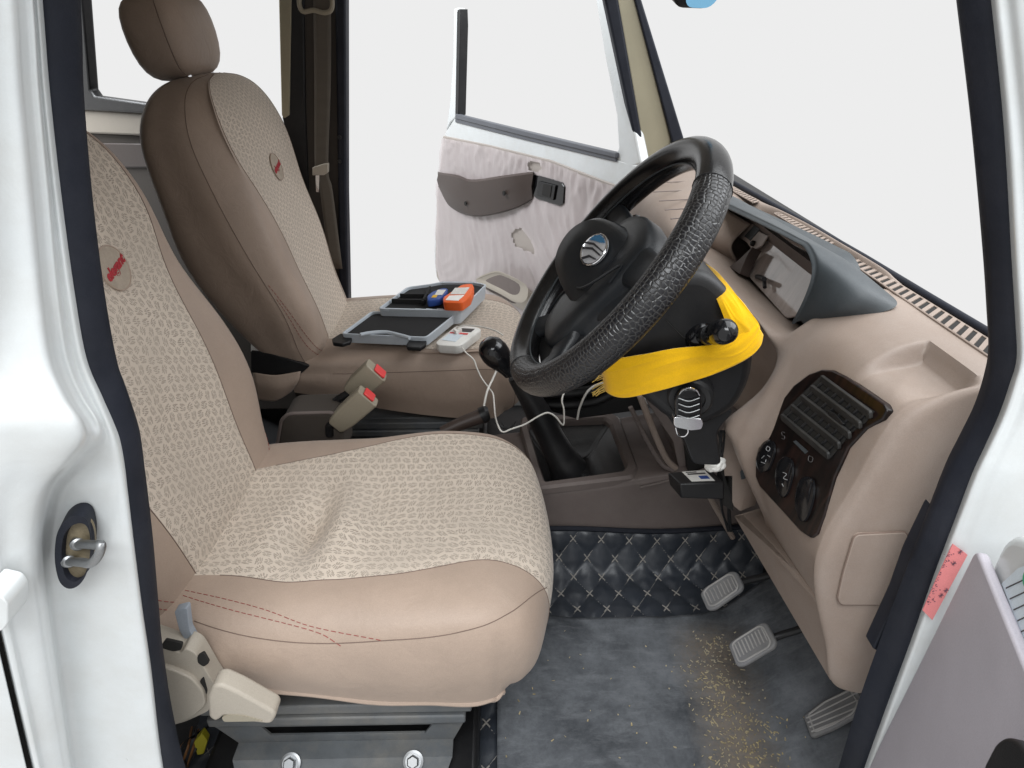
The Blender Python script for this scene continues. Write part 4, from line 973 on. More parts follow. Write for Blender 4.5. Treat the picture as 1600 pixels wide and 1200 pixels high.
# key and fob
key = thing('ignition_key', 'black key fob with chrome end hanging in the ignition', 'key', tuple(lk))
kq = lambda px, py, y=-.098: U(px, py, y=y)
fo = MB().prism(roundpoly([kq(a, b) for a, b in ((1056, 655), (1055, 625), (1062, 612), (1076, 607), (1090, 612), (1097, 624), (1096, 655))], .006, 4), (0, .012, 0)).build('fob', M['blackgloss'], key, bevel=.003, seg=3)
for k in range(4):
    MB().tube(crv([kq(1060, 622+9*k, -.1), kq(1076, 627+9*k, -.1015), kq(1093, 622+9*k, -.1)], 5), .0008, 5).build('fob_rib', M['steel'], fo)
MB().tube(crv([kq(a, b, -.1) for a, b in ((1061, 616), (1066, 610), (1077, 606), (1088, 610), (1093, 618))], 5), .0011, 6).build('fob_rim', M['chrome'], fo)
MB().prism(roundpoly([kq(a, b, -.1005) for a, b in ((1053, 652), (1060, 652), (1097, 655), (1099, 663), (1096, 671), (1080, 673), (1056, 668), (1053, 664))], .003, 3), (0, .014, 0)).build('chrome_end', M['chrome'], key, bevel=.002, seg=2)
MB().tube(crv([kq(a, b, -.099) for a, b in ((1056, 668), (1060, 680), (1069, 682), (1075, 676), (1075, 668))], 5), .0011, 6).build('key_ring', M['chrome'], key)
MB().tube([kq(1077, 612, -.095), lk+V((0, -.004, 0))], .004, 8).build('key_blade', M['steel'], key)
# wheel
sw = thing('steering_wheel', 'black steering wheel with crocodile-textured cover and round badge', 'steering wheel', tuple(WO))
RR = (WT-WB).length/2
def rim(a0, a1, r, mt, nm, n):
    g = []; uvs = []
    for i in range(n+1):
        a = math.radians(a0+(a1-a0)*i/n); row = []; ur = []
        for k in range(25):
            th = 2*math.pi*k/24
            rr = RR+r*1.02*math.cos(th); row.append(W(rr*math.cos(a), rr*math.sin(a), r*1.12*math.sin(th))); ur.append((a*RR, th*r))
        g.append(row); uvs.append(ur)
    return MB().grid(g, uv=uvs).build(nm, mt, sw, smooth=70)
croc = bpy.data.materials.new('crocodile_leather'); croc.use_nodes = True; t = NT(croc); b = t.N['Principled BSDF']
uv = t.n('ShaderNodeUVMap').outputs[0]
nz = t.n('ShaderNodeTexNoise', {'Vector': uv, 'Scale': 60.0, 'Detail': 2}).outputs['Color']
uw = t.vm('ADD', t.vm('MULTIPLY', uv, (190, 150, 1)).outputs[0], t.vm('SCALE', nz, scale=.9).outputs[0]).outputs[0]
vo = t.n('ShaderNodeTexVoronoi', {'Vector': uw, 'Scale': 1.0, 'Randomness': .62}, feature='DISTANCE_TO_EDGE', voronoi_dimensions='2D').outputs['Distance']
hgt = t.ramp(vo, .0, .2)
fine = t.n('ShaderNodeTexNoise', {'Vector': uv, 'Scale': 700.0, 'Detail': 3}).outputs[0]
t.L.new(t.mix(hgt, (.030, .029, .028), (.006, .006, .008)), b.inputs['Base Color'])
t.L.new(t.math('MULTIPLY_ADD', fine, .25, .2), b.inputs['Roughness'])
t.L.new(t.n('ShaderNodeBump', {'Height': t.math('ADD', hgt, t.math('MULTIPLY', fine, .1)), 'Strength': .6, 'Distance': .0011}).outputs[0], b.inputs['Normal'])
rim(-82, 58, .0213, croc, 'croc_cover', 90)
rim(58, 278, .0208, M['wheelblack'], 'rim', 120)
for a in (58, -82):
    ar_ = math.radians(a)
    MB().tube([W((RR+.0218*math.cos(q))*math.cos(ar_), (RR+.0218*math.cos(q))*math.sin(ar_), .0242*math.sin(q)) for q in [2*math.pi*k/20 for k in range(20)]], .0009, 5, closed=True).build('cover_seam', M['black'], sw)
MB().tube([W((RR-.0207)*math.cos(q), (RR-.0207)*math.sin(q), .006) for q in [2*math.pi*k/120 for k in range(120)]], .0012, 5, closed=True).build('cover_lacing', M['hood'], sw)
# hub pad: domed, narrowing towards the bottom
out = [(-.078, .03), (-.066, .060), (-.035, .076), (0, .080), (.035, .076), (.066, .060), (.078, .03), (.074, -.012), (.064, -.055), (.058, -.095), (.038, -.128), (0, -.138), (-.038, -.128), (-.058, -.095), (-.064, -.055), (-.074, -.012)]
def ringp(s, h, dy=0, sk=0, o=out): return crv([W(x*s, y*s+dy, h-sk*x*s) for x, y in o], 4, True)
boss = [(-.084, .018), (-.072, .048), (-.046, .066), (0, .074), (.046, .066), (.072, .048), (.084, .018), (.078, -.014), (.058, -.036), (.02, -.046), (-.02, -.046), (-.058, -.036), (-.078, -.014)]
MB().loft([ringp(.95, -.045), ringp(1.04, -.02), ringp(1.02, .000), ringp(.95, .008), ringp(.75, .012), ringp(.3, .014)]).build('hub_pad', M['hubblack'], sw, smooth=60)
MB().loft([ringp(1.05, -.010, -.022, .1, boss), ringp(1.03, .006, -.022, .3, boss), ringp(.98, .017, -.023, .42, boss), ringp(.86, .0255, -.023, .46, boss), ringp(.5, .031, -.022, .48, boss), ringp(.1, .033, -.021, .48, boss)]).build('airbag_cover', M['hubblack'], sw, smooth=55)
# raised lower panel edge on the pad
MB().tube(crv([W(x, y, h) for x, y, h in ((.073, -.005, .010), (.068, .022, .012), (.05, -.030, .022), (.01, -.050, .020), (-.025, -.060, .016), (-.048, -.085, .012), (-.05, -.115, .010))], 8), .0018, 6).build('pad_ridge', M['hubblack'], sw)
def spoke(p, q, w0, w1, th, nm='spoke'):
    p, q = V(p), V(q); P = W(*p); Q = W(*q); L = (Q-P); T = L.normalized(); S = T.cross(WZ).normalized(); loops = []
    for t_, wd, k in ((0, w0, 1.3), (.3, w0*.85+w1*.15, 1.0), (.65, (w0+w1)/2*.9, .85), (.9, w1*1.0, .9), (1, w1*1.25, 1)):
        c = P+L*t_-WZ*.010*math.sin(math.pi*t_)
        loops.append([c+S*wd*math.copysign(abs(math.cos(a))**.7, math.cos(a))+WZ*th*k*math.copysign(abs(math.sin(a))**.7, math.sin(a)) for a in [2*math.pi*n_/20 for n_ in range(20)]])
    return MB().loft(loops).build(nm, M['hubblack'], sw, smooth=55)
for s in (-1, 1):
    spoke((s*.055, .030, -.004), (s*.172, .050, -.002), .030, .017, .012)
    spoke((s*.032, -.085, -.004), (s*.078, -.158, -.002), .026, .020, .012)
MB().loft([[W(x, y, h) for x, y in ((-.075, -.085), (.075, -.085), (.115, -.148), (.06, -.172), (-.06, -.172), (-.115, -.148))] for h in (-.024, -.014)]).build('spoke_web', M['black'], sw, bevel=.004)
# badge
bc = W(.004, .006, .0325); bn = (WZ+WX*.45+WY*.02).normalized(); Mb = frame(bc, WX-WZ*.45, bn)
bd = MB().lathe([(.0005, .0), (.023, .0), (.0235, .0025), (.021, .0035), (.0005, .0045)], bc-bn*.001, bn, 36).build('badge', M['badge'], sw, smooth=35)
MB().tube(on(Mb, [(.0225*math.cos(2*math.pi*k/40), .0225*math.sin(2*math.pi*k/40)) for k in range(40)], .0025), .0016, 8, closed=True).build('badge_ring', M['chrome'], bd)
def swoosh(pts, mt, nm, z=.0036):
    MB().prism(on(Mb, pts, z), bn*.0009).build(nm, mt, bd)
blu = mat('badge_blue_reflection', (.10, .30, .55), .2, .1, 30, metal=.6)  # blue reflection on the badge, painted as a separate patch
dk = mat('badge_dark', (.03, .03, .035), .35, .1)
swoosh([(-.0195, .004), (-.016, .0125), (-.008, .019), (.002, .0205), (.010, .0175), (.004, .0135), (-.008, .009)], blu, 'badge_reflection', .0039)
for pts in ([(-.0205, -.001), (-.006, .0065), (.0195, .0085), (.0195, .0070), (-.004, .004), (-.0205, -.0035)], [(-.0185, -.009), (-.002, .001), (.0205, .003), (.0207, .001), (.0, -.0015), (-.0170, -.0115)], [(-.006, -.020), (.003, -.009), (.0195, -.005), (.018, -.0075), (.006, -.011), (-.002, -.0205)]):
    swoosh(pts, dk, 'badge_line', .0043)
# yellow cloth wound round the column
def cloth_sheet(spec, seed):
    rowsC = []
    for i, (o, n_, y) in enumerate(spec):
        r = []
        for j in range(7):
            t_ = j/6; px, py = o[0]+(n_[0]-o[0])*t_, o[1]+(n_[1]-o[1])*t_
            yy = y-.003*math.sin(t_*math.pi)-.0022*math.sin(t_*3.2+i*.5+seed)
            r.append(U(px, py, y=yy))
        rowsC.append(r)
    g = crgrid(rowsC, 9, 9)
    for i, r in enumerate(g):
        for j, p in enumerate(r):
            p.y += .0014*mnoise.noise(V((i*.06+j*.03, j*.07, seed)))-.0012*(1-abs(mnoise.noise(V((i*.03+j*.03, j*.055, seed+5)))))**8
    return g
strand = [((1092, 412), (1084, 424), .062), ((1104, 413), (1094, 430), .045), ((1122, 426), (1106, 446), -.01), ((1146, 455), (1120, 468), -.066), ((1168, 482), (1132, 498), -.084), ((1186, 508), (1140, 520), -.088), ((1184, 530), (1138, 538), -.084), ((1170, 548), (1130, 550), -.078)]
band = [((1192, 524), (1180, 500), -.086), ((1186, 542), (1160, 515), -.093), ((1166, 560), (1136, 533), -.096), ((1132, 577), (1100, 540), -.092), ((1085, 594), (1052, 545), -.088), ((1025, 611), (1002, 554), -.084), ((975, 621), (962, 561), -.074), ((948, 611), (941, 566), -.055), ((944, 590), (938, 562), .0)]
cy = thing('yellow_cloth', 'yellow cloth strip tied around the steering column', 'cloth', tuple(U(1190, 520, y=-.09)))
MB().grid(cloth_sheet(band, 1)).build('cloth_band', M['yellow'], cy, smooth=80, thick=.0022)
MB().grid(cloth_sheet(strand, 3)).build('cloth_strand', M['yellow'], cy, smooth=80, thick=.0022)
mb = MB(); rnd = random.Random(5)
for k in range(26):
    t_ = k/25; a = U(941+4*t_+rnd.uniform(-1, 1), 567+44*t_, y=-.055-.01*t_); b_ = a+V((-.008-rnd.random()*.010, rnd.uniform(-.004, .006), -.006-rnd.random()*.010))
    if 600 < 567+44*t_ or k % 2 == 0: mb.tube([a, (a+b_)/2+V((0, 0, .001)), b_], .0006, 4)
mb.build('fringe', mat('frayed_thread', (.62, .42, .10), .9, .2, 40), cy)
# ------------------------------------------------------------------ console, gear lever, floor mats, pedals
con = thing('center_console', 'brown plastic tunnel console with framed gear boot opening', 'console', (.2, .42, -.06))
prof = [(.262, -.05), (.283, .03), (.286, .10), (.29, None), (.30, None), (.33, None), (.50, None), (.56, None), (.585, .0)]
rowsK = []
for x, zt in ((-.62, .10), (-.50, .11), (-.30, .12), (-.1, .125), (.05, .140), (.20, .158), (.34, .182), (.48, .205), (.62, .22)):
    rowsK.append([V((x, .262, -.05)), V((x, .283, .03)), V((x, .287, zt-.03)), V((x, .290, zt-.006)), V((x, .298, zt+.002)), V((x, .34, zt+.004)), V((x, .42, zt+.004)), V((x, .52, zt+.002)), V((x, .56, zt-.02)), V((x, .58, -.05))])
gK = crgrid(rowsK, 12, 24)
# gear boot frame
zf = .165
fo_ = [U(a, b, z=zf+z) for a, b, z in ((838, 768, -.012), (990, 750, .008), (997, 735, .010), (968, 655, .012), (955, 648, .010), (815, 655, -.01), (812, 670, -.012))]
fi_ = [U(a, b, z=zf+z) for a, b, z in ((852, 757, -.012), (972, 740, .006), (978, 730, .008), (952, 664, .010), (945, 659, .008), (828, 664, -.01), (826, 674, -.012))]
O_, I_ = roundpoly(fo_, .01), roundpoly(fi_, .008)
up = V((0, 0, .010))
MB().loft([[p-up for p in O_], [p+up*.4 for p in O_], [o*.8+i*.2+up for o, i in zip(O_, I_)], [o*.2+i*.8+up for o, i in zip(O_, I_)], [p+up*.3 for p in I_], [p-up*5 for p in I_]], (False, False)).build('boot_frame', M['console'], con, smooth=40)
I2 = [(p.x, p.y) for p in I_]
for r in gK:
    for p in r:
        if p.y > .295 and inside((p.x, p.y), I2): p.z -= .07
MB().grid(gK).build('tunnel_cover', M['console'], con, smooth=50)
# centre stack side and trim ridge
stk = [U(a, b, y=.31) for a, b in ((990, 560), (1010, 628), (1052, 690), (1062, 738), (1090, 762), (1160, 790), (1200, 700), (1150, 560))]
MB().prism(roundpoly(stk, .006), (0, .25, 0)).build('centre_stack', M['console'], con, bevel=.006, seg=3)
MB().tube(crv([U(a, b, y=.303) for a, b in ((1000, 618), (1020, 670), (1040, 715), (1056, 732))], 5), .007, 8).build('stack_trim', M['dash'], con)
MB().tube(crv([U(a, b, y=.300) for a, b in ((985, 636), (1012, 690), (1034, 725), (1052, 735))], 5), .005, 8).build('stack_trim', M['console'], con)
MB().prism([U(a, b, y=.292) for a, b in ((1070, 690), (1120, 725), (1128, 745), (1075, 738))], (0, .03, 0)).build('stack_recess', M['void'], con)
MB().tube(crv([U(a, b, y=.284) for a, b in ((1000, 762), (1030, 755), (1075, 742), (1110, 730))], 5), .003, 6).build('tunnel_ridge', M['console'], con)
# bracket under the stack
MB().tube(crv([U(a, b, y=.2) for a, b in ((1108, 775), (1122, 800), (1145, 840))], 5), .006, 8).build('support_strut', M['dash'], con)
# black storage tray between lever and column
tray = thing('storage_tray', 'black soft tray between gear lever and steering column', 'tray', tuple(U(940, 620, y=.42)))
for k, (r, dy) in enumerate(((.012, 0), (.012, 20), (.013, 38))):
    MB().tube(crv([U(a, b+dy, y=.44+.01*k) for a, b in ((825, 595), (880, 594), (930, 588), (965, 572), (1010, 560))], 6), r, 10).build('tray_roll', M['blackgloss'] if k == 0 else M['black'], tray)
MB().prism(roundpoly([U(a, b, y=.47) for a, b in ((820, 588), (930, 582), (990, 560), (1010, 640), (900, 655), (850, 640))], .01), (0, .05, 0)).build('tray_body', M['black'], tray, bevel=.006)
pk = MB().prism([U(a, b, y=.50) for a, b in ((878, 592), (893, 572), (930, 570), (938, 582), (915, 590))], (0, .01, .012)).build('pink_paper', M['pink'])
tag(pk, 'pink paper slip lying in the black tray', 'paper')
# gear lever
gl = thing('gear_lever', 'black gear lever with round knob rising from leather boot', 'gear lever', tuple(U(895, 740, z=.17)))
knob_c = U(772, 550, y=.34)
dirk = (U(830, 620, y=.36)-knob_c).normalized()
MB().lathe([(.0005, -.032), (.017, -.029), (.027, -.017), (.030, 0), (.029, .013), (.024, .030), (.0185, .048), (.017, .062)], knob_c, dirk, 26).build('knob', M['blackgloss'], gl, smooth=60)
path = [U(a, b, y=y) for a, b, y in ((806, 588, .352), (828, 622, .36), (846, 655, .365), (866, 695, .37), (888, 735, .37))]
MB().tube(crv(path, 8), [float(np.interp(i, [0, 6, 14, 22, 28, 32], [.018, .023, .028, .031, .036, .045])) for i in range(33)], 18).build('lever_sleeve', M['bootleather'], gl, smooth=70)
MB().tube([path[0]-dirk*.004, path[0]+dirk*.006], .0155, 14).build('sleeve_tie', M['black'], gl)
bb = [p-up*.8 for p in I_]; ctr = path[-1]+V((0, .0, -.015))
loops = []
for k in range(9):
    t_ = k/8; lp_ = []
    for i, p in enumerate(bb):
        q = p+(ctr-p)*(t_**.75)*.88
        q = q+V((0, 0, -.02*math.sin(t_*math.pi)+.055*max(0, t_-.45)+.004*mnoise.noise(V((i*.5, t_*6, 1)))))
        lp_.append(q)
    loops.append(lp_)
MB().loft(loops, (False, True)).build('leather_boot', M['bootleather'], gl, smooth=60)
# hand brake stub and belt buckles between the seats
hb_ = thing('hand_brake', 'dark hand brake grip beside the passenger seat cushion', 'hand brake', tuple(U(700, 690, y=.38)))
MB().tube([U(690, 675, y=.36), U(720, 662, y=.37), U(752, 650, y=.38)], [.012, .015, .017], 14).build('grip', M['brownarm'], hb_)
MB().tube([U(752, 650, y=.38), U(760, 646, y=.382), U(764, 645, y=.383)], [.019, .019, .014], 14).build('grip_collar', M['black'], hb_)
bn_ = thing('console_bin', 'brown open bin between the two front seats', 'bin', tuple(U(470, 690, y=.38)))
bo = [U(a, b, y=.34) for a, b in ((432, 700), (440, 655), (452, 647), (520, 645), (534, 660), (540, 710), (450, 730))]
MB().prism(roundpoly(bo, .008), (0, .09, 0)).build('bin_body', M['velour'], bn_, bevel=.006, seg=3)
MB().tube(roundpoly([p+V((0, .002, 0)) for p in bo][:5], .01), .004, 8).build('bin_rim', M['console'], bn_)
def buckle(root_px, y, p0, p1, w, label, btn):
    t_ = thing('belt_buckle', label, 'belt buckle', tuple(U(*root_px, y=y)), 'belt buckles between the seats')
    a, b = U(*p0, y=y), U(*p1, y=y); d = (b-a).normalized(); L_ = (b-a).length
    S = V((0, 1, 0)); S = (S-d*S.dot(d)).normalized(); N = d.cross(S)
    loops = []
    for s_, k in ((0, .62), (.08, .78), (.35, .95), (.9, 1.0), (1.0, .97)):
        c = a+d*L_*s_
        loops.append([c+S*p[0]*k*w+N*p[1]*k*w for p in rrect(.62, 1.0, .12, 3)])
    o = MB().loft(loops).build('buckle_body', M['buckle'], t_, bevel=.002, smooth=40)
    e = a+d*(L_+.001)
    MB().prism([e+S*p[0]*w+N*(p[1]+btn)*w for p in rrect(.52, .5, .06, 3)], d*.004).build('release_button', M['red'], o, bevel=.001)
    MB().tube(crv([U(*root_px, y=y), (U(*root_px, y=y)+a)/2+V((-.004, 0, .012)), a+d*.01], 6), .009, 8).build('buckle_stalk', M['black'], t_)
buckle((503, 660), .40, (548, 614), (589, 578), .057, 'upper belt buckle with red button against the passenger cushion', -.12)
buckle((515, 680), .34, (524, 665), (576, 618), .053, 'lower belt buckle with red button nearest the driver cushion', .0)
# ---- quilted mat over the floor and up the tunnel wall
qm = thing('quilted_mat', 'black diamond-quilted floor mat with pale stitching up the tunnel wall', 'floor mat', (0, 0, -.06))
DW, DH = .064, .088
vpath = crv([V((0, -.345, -.056)), V((0, -.1, -.056)), V((0, .12, -.056)), V((0, .20, -.054)), V((0, .235, -.044)), V((0, .257, -.012)), V((0, .272, .030)), V((0, .2795, .047))], 14)
acc = [0]
for a, b in zip(vpath[:-1], vpath[1:]): acc.append(acc[-1]+(b-a).length)
def qpos(x, v, lift=0):
    v = max(0, min(acc[-1], v)); i = max(0, min(len(acc)-2, int(np.searchsorted(acc, v))-1)); t_ = (v-acc[i])/(acc[i+1]-acc[i])
    p = vpath[i]+(vpath[i+1]-vpath[i])*t_; T = (vpath[i+1]-vpath[i]).normalized(); N = V((0, -T.z, T.y))
    a, b = x/DW+v/DH, x/DW-v/DH
    h = .0065*(abs(math.sin(math.pi*a))*abs(math.sin(math.pi*b)))**.55+.0016*mnoise.noise(V((x*60, v*60, 0)))
    edge = min(1, (acc[-1]-v)/.012)
    wob = .006*math.sin(x*13)*min(1, max(0, v-.5)/.15)
    top = .0
    return V((x, p.y, p.z))+N*(h*edge+lift)+V((0, 0, wob))
gq = [[qpos(-.55+1.30*i/300, acc[-1]*j/130) for i in range(301)] for j in range(131)]
MB().grid(gq).build('quilt', M['quilt'], qm, smooth=80)
mb = MB()
vmax = acc[-1]-.01
for fam in (1, -1):
    for n_ in range(-14, 24):
        pts = []
        for k in range(0, 141):
            v = vmax*k/140; x = (n_-fam*v/DH)*DW
            if -.52 < x < .72: pts.append(qpos(x, v, .0006))
            else:
                if len(pts) > 2: mb.tube(pts, .0008, 4)
                pts = []
        if len(pts) > 2: mb.tube(pts, .0008, 4)
mb.build('stitching', M['palethread'], qm)
mb = MB()
for i in range(-18, 24):
    for j in range(0, 20):
        if (i+j) % 2: continue
        x, v = i*DW/2, j*DH/2
        if not (-.5 < x < .70 and v < vmax): continue
        for s in (-1, 1):
            mb.tube([qpos(x-.0065, v-s*.008, .001), qpos(x, v, .003), qpos(x+.0065, v+s*.008, .001)], .0015, 5)
sx_ = mb.build('stitch_crosses', M['palethread'], qm); sx_['kind'] = 'stuff'
MB().tube([qpos(-.55+1.30*i/120, acc[-1]-.001, .003) for i in range(121)], .006, 8).build('mat_binding', M['seal'], qm)
MB().lathe([(.011, 0), (.011, .004), (.006, .009), (.0005, .010)], U(873, 856, y=.268), (-.1, -1, .3), 14).build('mat_stud', M['black'], qm)
# ---- dusty rubber mat
rub = bpy.data.materials.new('dusty_rubber'); rub.use_nodes = True; t = NT(rub); b = t.N['Principled BSDF']
co = t.n('ShaderNodeTexCoord').outputs['Object']
n1 = t.n('ShaderNodeTexNoise', {'Vector': co, 'Scale': 5.0, 'Detail': 10, 'Roughness': .72, 'Distortion': .15}).outputs[0]
n2 = t.n('ShaderNodeTexNoise', {'Vector': t.n('ShaderNodeMapping', {0: co, 'Scale': (9, 28, 1), 'Rotation': (0, 0, .5)}).outputs[0], 'Scale': 1.5, 'Detail': 8, 'Roughness': .75, 'Distortion': .35}).outputs[0]
n3 = t.n('ShaderNodeTexNoise', {'Vector': co, 'Scale': 160.0, 'Detail': 5, 'Roughness': .7}).outputs[0]
c = t.mix(t.ramp(n1, .34, .66), (.035, .039, .045), (.16, .17, .185))
c = t.mix(t.math('MULTIPLY', t.ramp(n2, .5, .8), .55), c, (.24, .25, .265))
sx = t.n('ShaderNodeSeparateXYZ', {0: co})
# dirt trodden in along the heel line: follows a wandering line on the mat
pa, pb = U(1105, 1000, z=-.05), U(1160, 1200, z=-.05)
lx = t.math('ADD', t.math('MULTIPLY', t.math('SUBTRACT', sx.outputs[1], pa.y), (pb.x-pa.x)/(pb.y-pa.y)), pa.x)
dd_ = t.math('ABSOLUTE', t.math('ADD', t.math('SUBTRACT', sx.outputs[0], lx), t.math('MULTIPLY_ADD', n1, .08, -.04)))
dm = t.math('MULTIPLY', t.math('SUBTRACT', 1.0, t.ramp(dd_, .015, .085)), t.ramp(n3, .25, .6))
dm = t.math('MULTIPLY', dm, t.math('SUBTRACT', 1.0, t.ramp(sx.outputs[1], pa.y-.02, pa.y+.05)))
c = t.mix(t.math('MULTIPLY', dm, .85), c, (.21, .17, .13))
c = t.mix(t.math('MULTIPLY', t.ramp(n3, .5, .8), .25), c, (.02, .02, .022))
t.L.new(c, b.inputs['Base Color']); b.inputs['Roughness'].default_value = .75; b.inputs['Specular IOR Level'].default_value = .3
t.L.new(t.n('ShaderNodeBump', {'Height': t.math('ADD', n1, t.math('MULTIPLY', n3, .25)), 'Strength': .4, 'Distance': .003}).outputs[0], b.inputs['Normal'])
zm = -.043
g = []
front_px = [(845, 962), (900, 966), (980, 966), (1080, 962), (1160, 945), (1225, 935)]
fl_ = [U(a, b, z=zm) for a, b in front_px]
fxs = [p.x for p in fl_]; fys = [p.y for p in fl_]
rowsM = []
for i in range(70):
    x = -.012+.60*i/69; yt = float(np.interp(x, fxs, fys)); r = []
    for j in range(60):
        y = yt+(-.345-yt)*j/59
        z = zm+.003*mnoise.noise(V((x*9, y*9, 0)))+.0015*mnoise.noise(V((x*25, y*25, 3)))+max(0, x-.47)*.75+.004*math.exp(-((y-yt)/.02)**2)*mnoise.noise(V((x*20, 0, 8)))
        r.append(V((x, y, z)))
    rowsM.append(r)
rm = MB().grid(rowsM).build('rubber_mat', rub, smooth=80, thick=.005)
tag(rm, 'dusty grey-black rubber mat in the driver footwell', 'floor mat')
# toe board behind the pedals
tb = MB().prism([V((.56, -.36, -.07)), V((.60, -.36, -.03)), V((.80, -.36, .32)), V((.84, -.36, .30)), V((.64, -.36, -.07))], (0, .66, 0)).build('toe_board', M['black']); tb['kind'] = 'structure'
# chaff and dirt scattered over the mat
mb = MB(); rnd = random.Random(11)
for k in range(520):
    t_ = rnd.random()**.8; px = 1100+75*t_+rnd.gauss(0, 18+18*t_)+30*mnoise.noise(V((t_*5, 0, 0))); py = 992+215*t_+rnd.uniform(-10, 10)
    if k < 40: px, py = rnd.uniform(780, 1180), rnd.uniform(985, 1190)
    p = U(px, py, z=zm); p.z = zm+.003*mnoise.noise(V((p.x*9, p.y*9, 0)))+max(0, p.x-.47)*.75+.0038
    L_ = rnd.uniform(.0008, .0030)*(2.2 if rnd.random() < .06 else 1); w_ = rnd.uniform(.0005, .0015); a = rnd.uniform(0, math.pi); d = V((math.cos(a), math.sin(a), rnd.uniform(-.2, .3)))*L_; s_ = V((-math.sin(a), math.cos(a), 0))*w_
    mb.prism([p-d-s_, p+d-s_*.6, p+d+s_*.6, p-d+s_], (0, 0, .0008))
ch = mb.build('chaff', M['chaff'], smooth=0); tag(ch, 'yellow husks and dirt scattered on the dusty mat', 'debris', kind='stuff')
# ---- pedals
def pedal(nm, label, pts, z, n, ribs, arm, group='foot pedals'):
    c = U(sum(p[0] for p in pts)/len(pts), sum(p[1] for p in pts)/len(pts), z=z); n = V(n).normalized()
    q = lambda px, py, o=0: UPL(px, py, c+n*o, n)
    root = thing(nm, label, 'pedal', tuple(c), group)
    P = [q(a, b) for a, b in pts]
    pad = MB().prism(roundpoly(P, .006, 3), -n*.010).build('pedal_pad', M['pedal'], root, bevel=.003, seg=2)
    cc = sum(P, V())/len(P)
    MB().tube([p+n*.0006 for p in roundpoly([cc+(p-cc)*.80 for p in P], .004, 3)], .0016, 6, closed=True).build('pad_border', M['pedal2'], pad)
    for a, b in ribs:
        MB().tube([q(*a, .0008), q(*b, .0008)], .0014, 6).build('pad_rib', M['pedal2'], pad)
    MB().tube(crv([V(x) for x in arm(q, n)], 6), .0065, 10).build('pedal_arm', M['black'], root)
    return root
def ribs(p0, p1, d, n): return [((p0[0]+(p1[0]-p0[0])*k/(n-1), p0[1]+(p1[1]-p0[1])*k/(n-1)), (p0[0]+(p1[0]-p0[0])*k/(n-1)+d[0], p0[1]+(p1[1]-p0[1])*k/(n-1)+d[1])) for k in range(n)]
pedal('clutch_pedal', 'upper grey ribbed clutch pedal against the quilted mat', [(1093, 928), (1100, 918), (1140, 892), (1150, 893), (1160, 914), (1157, 922), (1115, 952), (1104, 953)], .13, (-.72, -.18, .67), ribs((1104, 925), (1142, 902), (8, 17), 8), lambda q, n: [q(1130, 920, -.012), q(1165, 908, -.03), q(1215, 893, -.03), q(1260, 850, .0)])
pedal('brake_pedal', 'middle grey ribbed brake pedal above the scattered husks', [(1137, 1008), (1144, 1000), (1188, 972), (1197, 973), (1212, 1002), (1208, 1012), (1160, 1040), (1150, 1041)], .13, (-.72, -.18, .67), ribs((1148, 1006), (1190, 981), (9, 20), 9), lambda q, n: [q(1180, 1005, -.012), q(1222, 992, -.03), q(1265, 975, -.03), q(1300, 930, .0)])
pedal('accelerator_pedal', 'lowest dark accelerator pedal with long curved ribs beside the door seal', [(1254, 1118), (1285, 1094), (1335, 1070), (1350, 1095), (1340, 1115), (1300, 1138), (1266, 1152)], .05, (-.70, .05, .71), [((1260, 1122), (1340, 1082)), ((1262, 1129), (1340, 1094)), ((1265, 1136), (1340, 1105)), ((1268, 1143), (1320, 1122))], lambda q, n: [q(1310, 1105, -.012), q(1350, 1080, -.02), q(1380, 1040, 0)])
# ------------------------------------------------------------------ diagnostic dongle under the column
ob = thing('diagnostic_dongle', 'black plug-in dongle with white label under the steering column', 'dongle', tuple(U(1090, 770, y=.05)))
oq = lambda a, b, y: U(a, b, y=y)
F_ = [oq(1062, 756, .01), oq(1132, 754, .01), oq(1132, 781, .01), oq(1064, 779, .01)]
Bk = [oq(1043, 738, .065), oq(1112, 733, .065), oq(1112, 752, .065), oq(1046, 758, .065)]
MB().loft([F_, Bk]).build('dongle_body', M['black'], ob, bevel=.003, seg=2)
T = lambda s, t_, o=.0008: (F_[0]+(F_[1]-F_[0])*s)*(1-t_)+(Bk[0]+(Bk[1]-Bk[0])*s)*t_+V((0, 0, o))
lb = MB().prism([T(.30, .12), T(.82, .12), T(.82, .92), T(.30, .92)], (0, 0, .0005)).build('paper_label', M['whiteplastic'], ob)
mb = MB()
for s0, s1, t0, t1 in ((.36, .76, .62, .72), (.36, .60, .78, .84)): mb.prism([T(s0, t0, .0016), T(s1, t0, .0016), T(s1, t1, .0016), T(s0, t1, .0016)], (0, 0, .0003))
mb.build('label_print', M['greyprint'], lb)
MB().prism([T(.55, .26, .0016), T(.75, .26, .0016), T(.75, .50, .0016), T(.55, .50, .0016)], (0, 0, .0003)).build('label_print', M['blue'], lb)
MB().prism([oq(1130, 742, .03), oq(1146, 742, .03), oq(1146, 800, .03), oq(1130, 790, .03)], (0, .04, 0)).build('socket', M['void'], ob, bevel=.002)
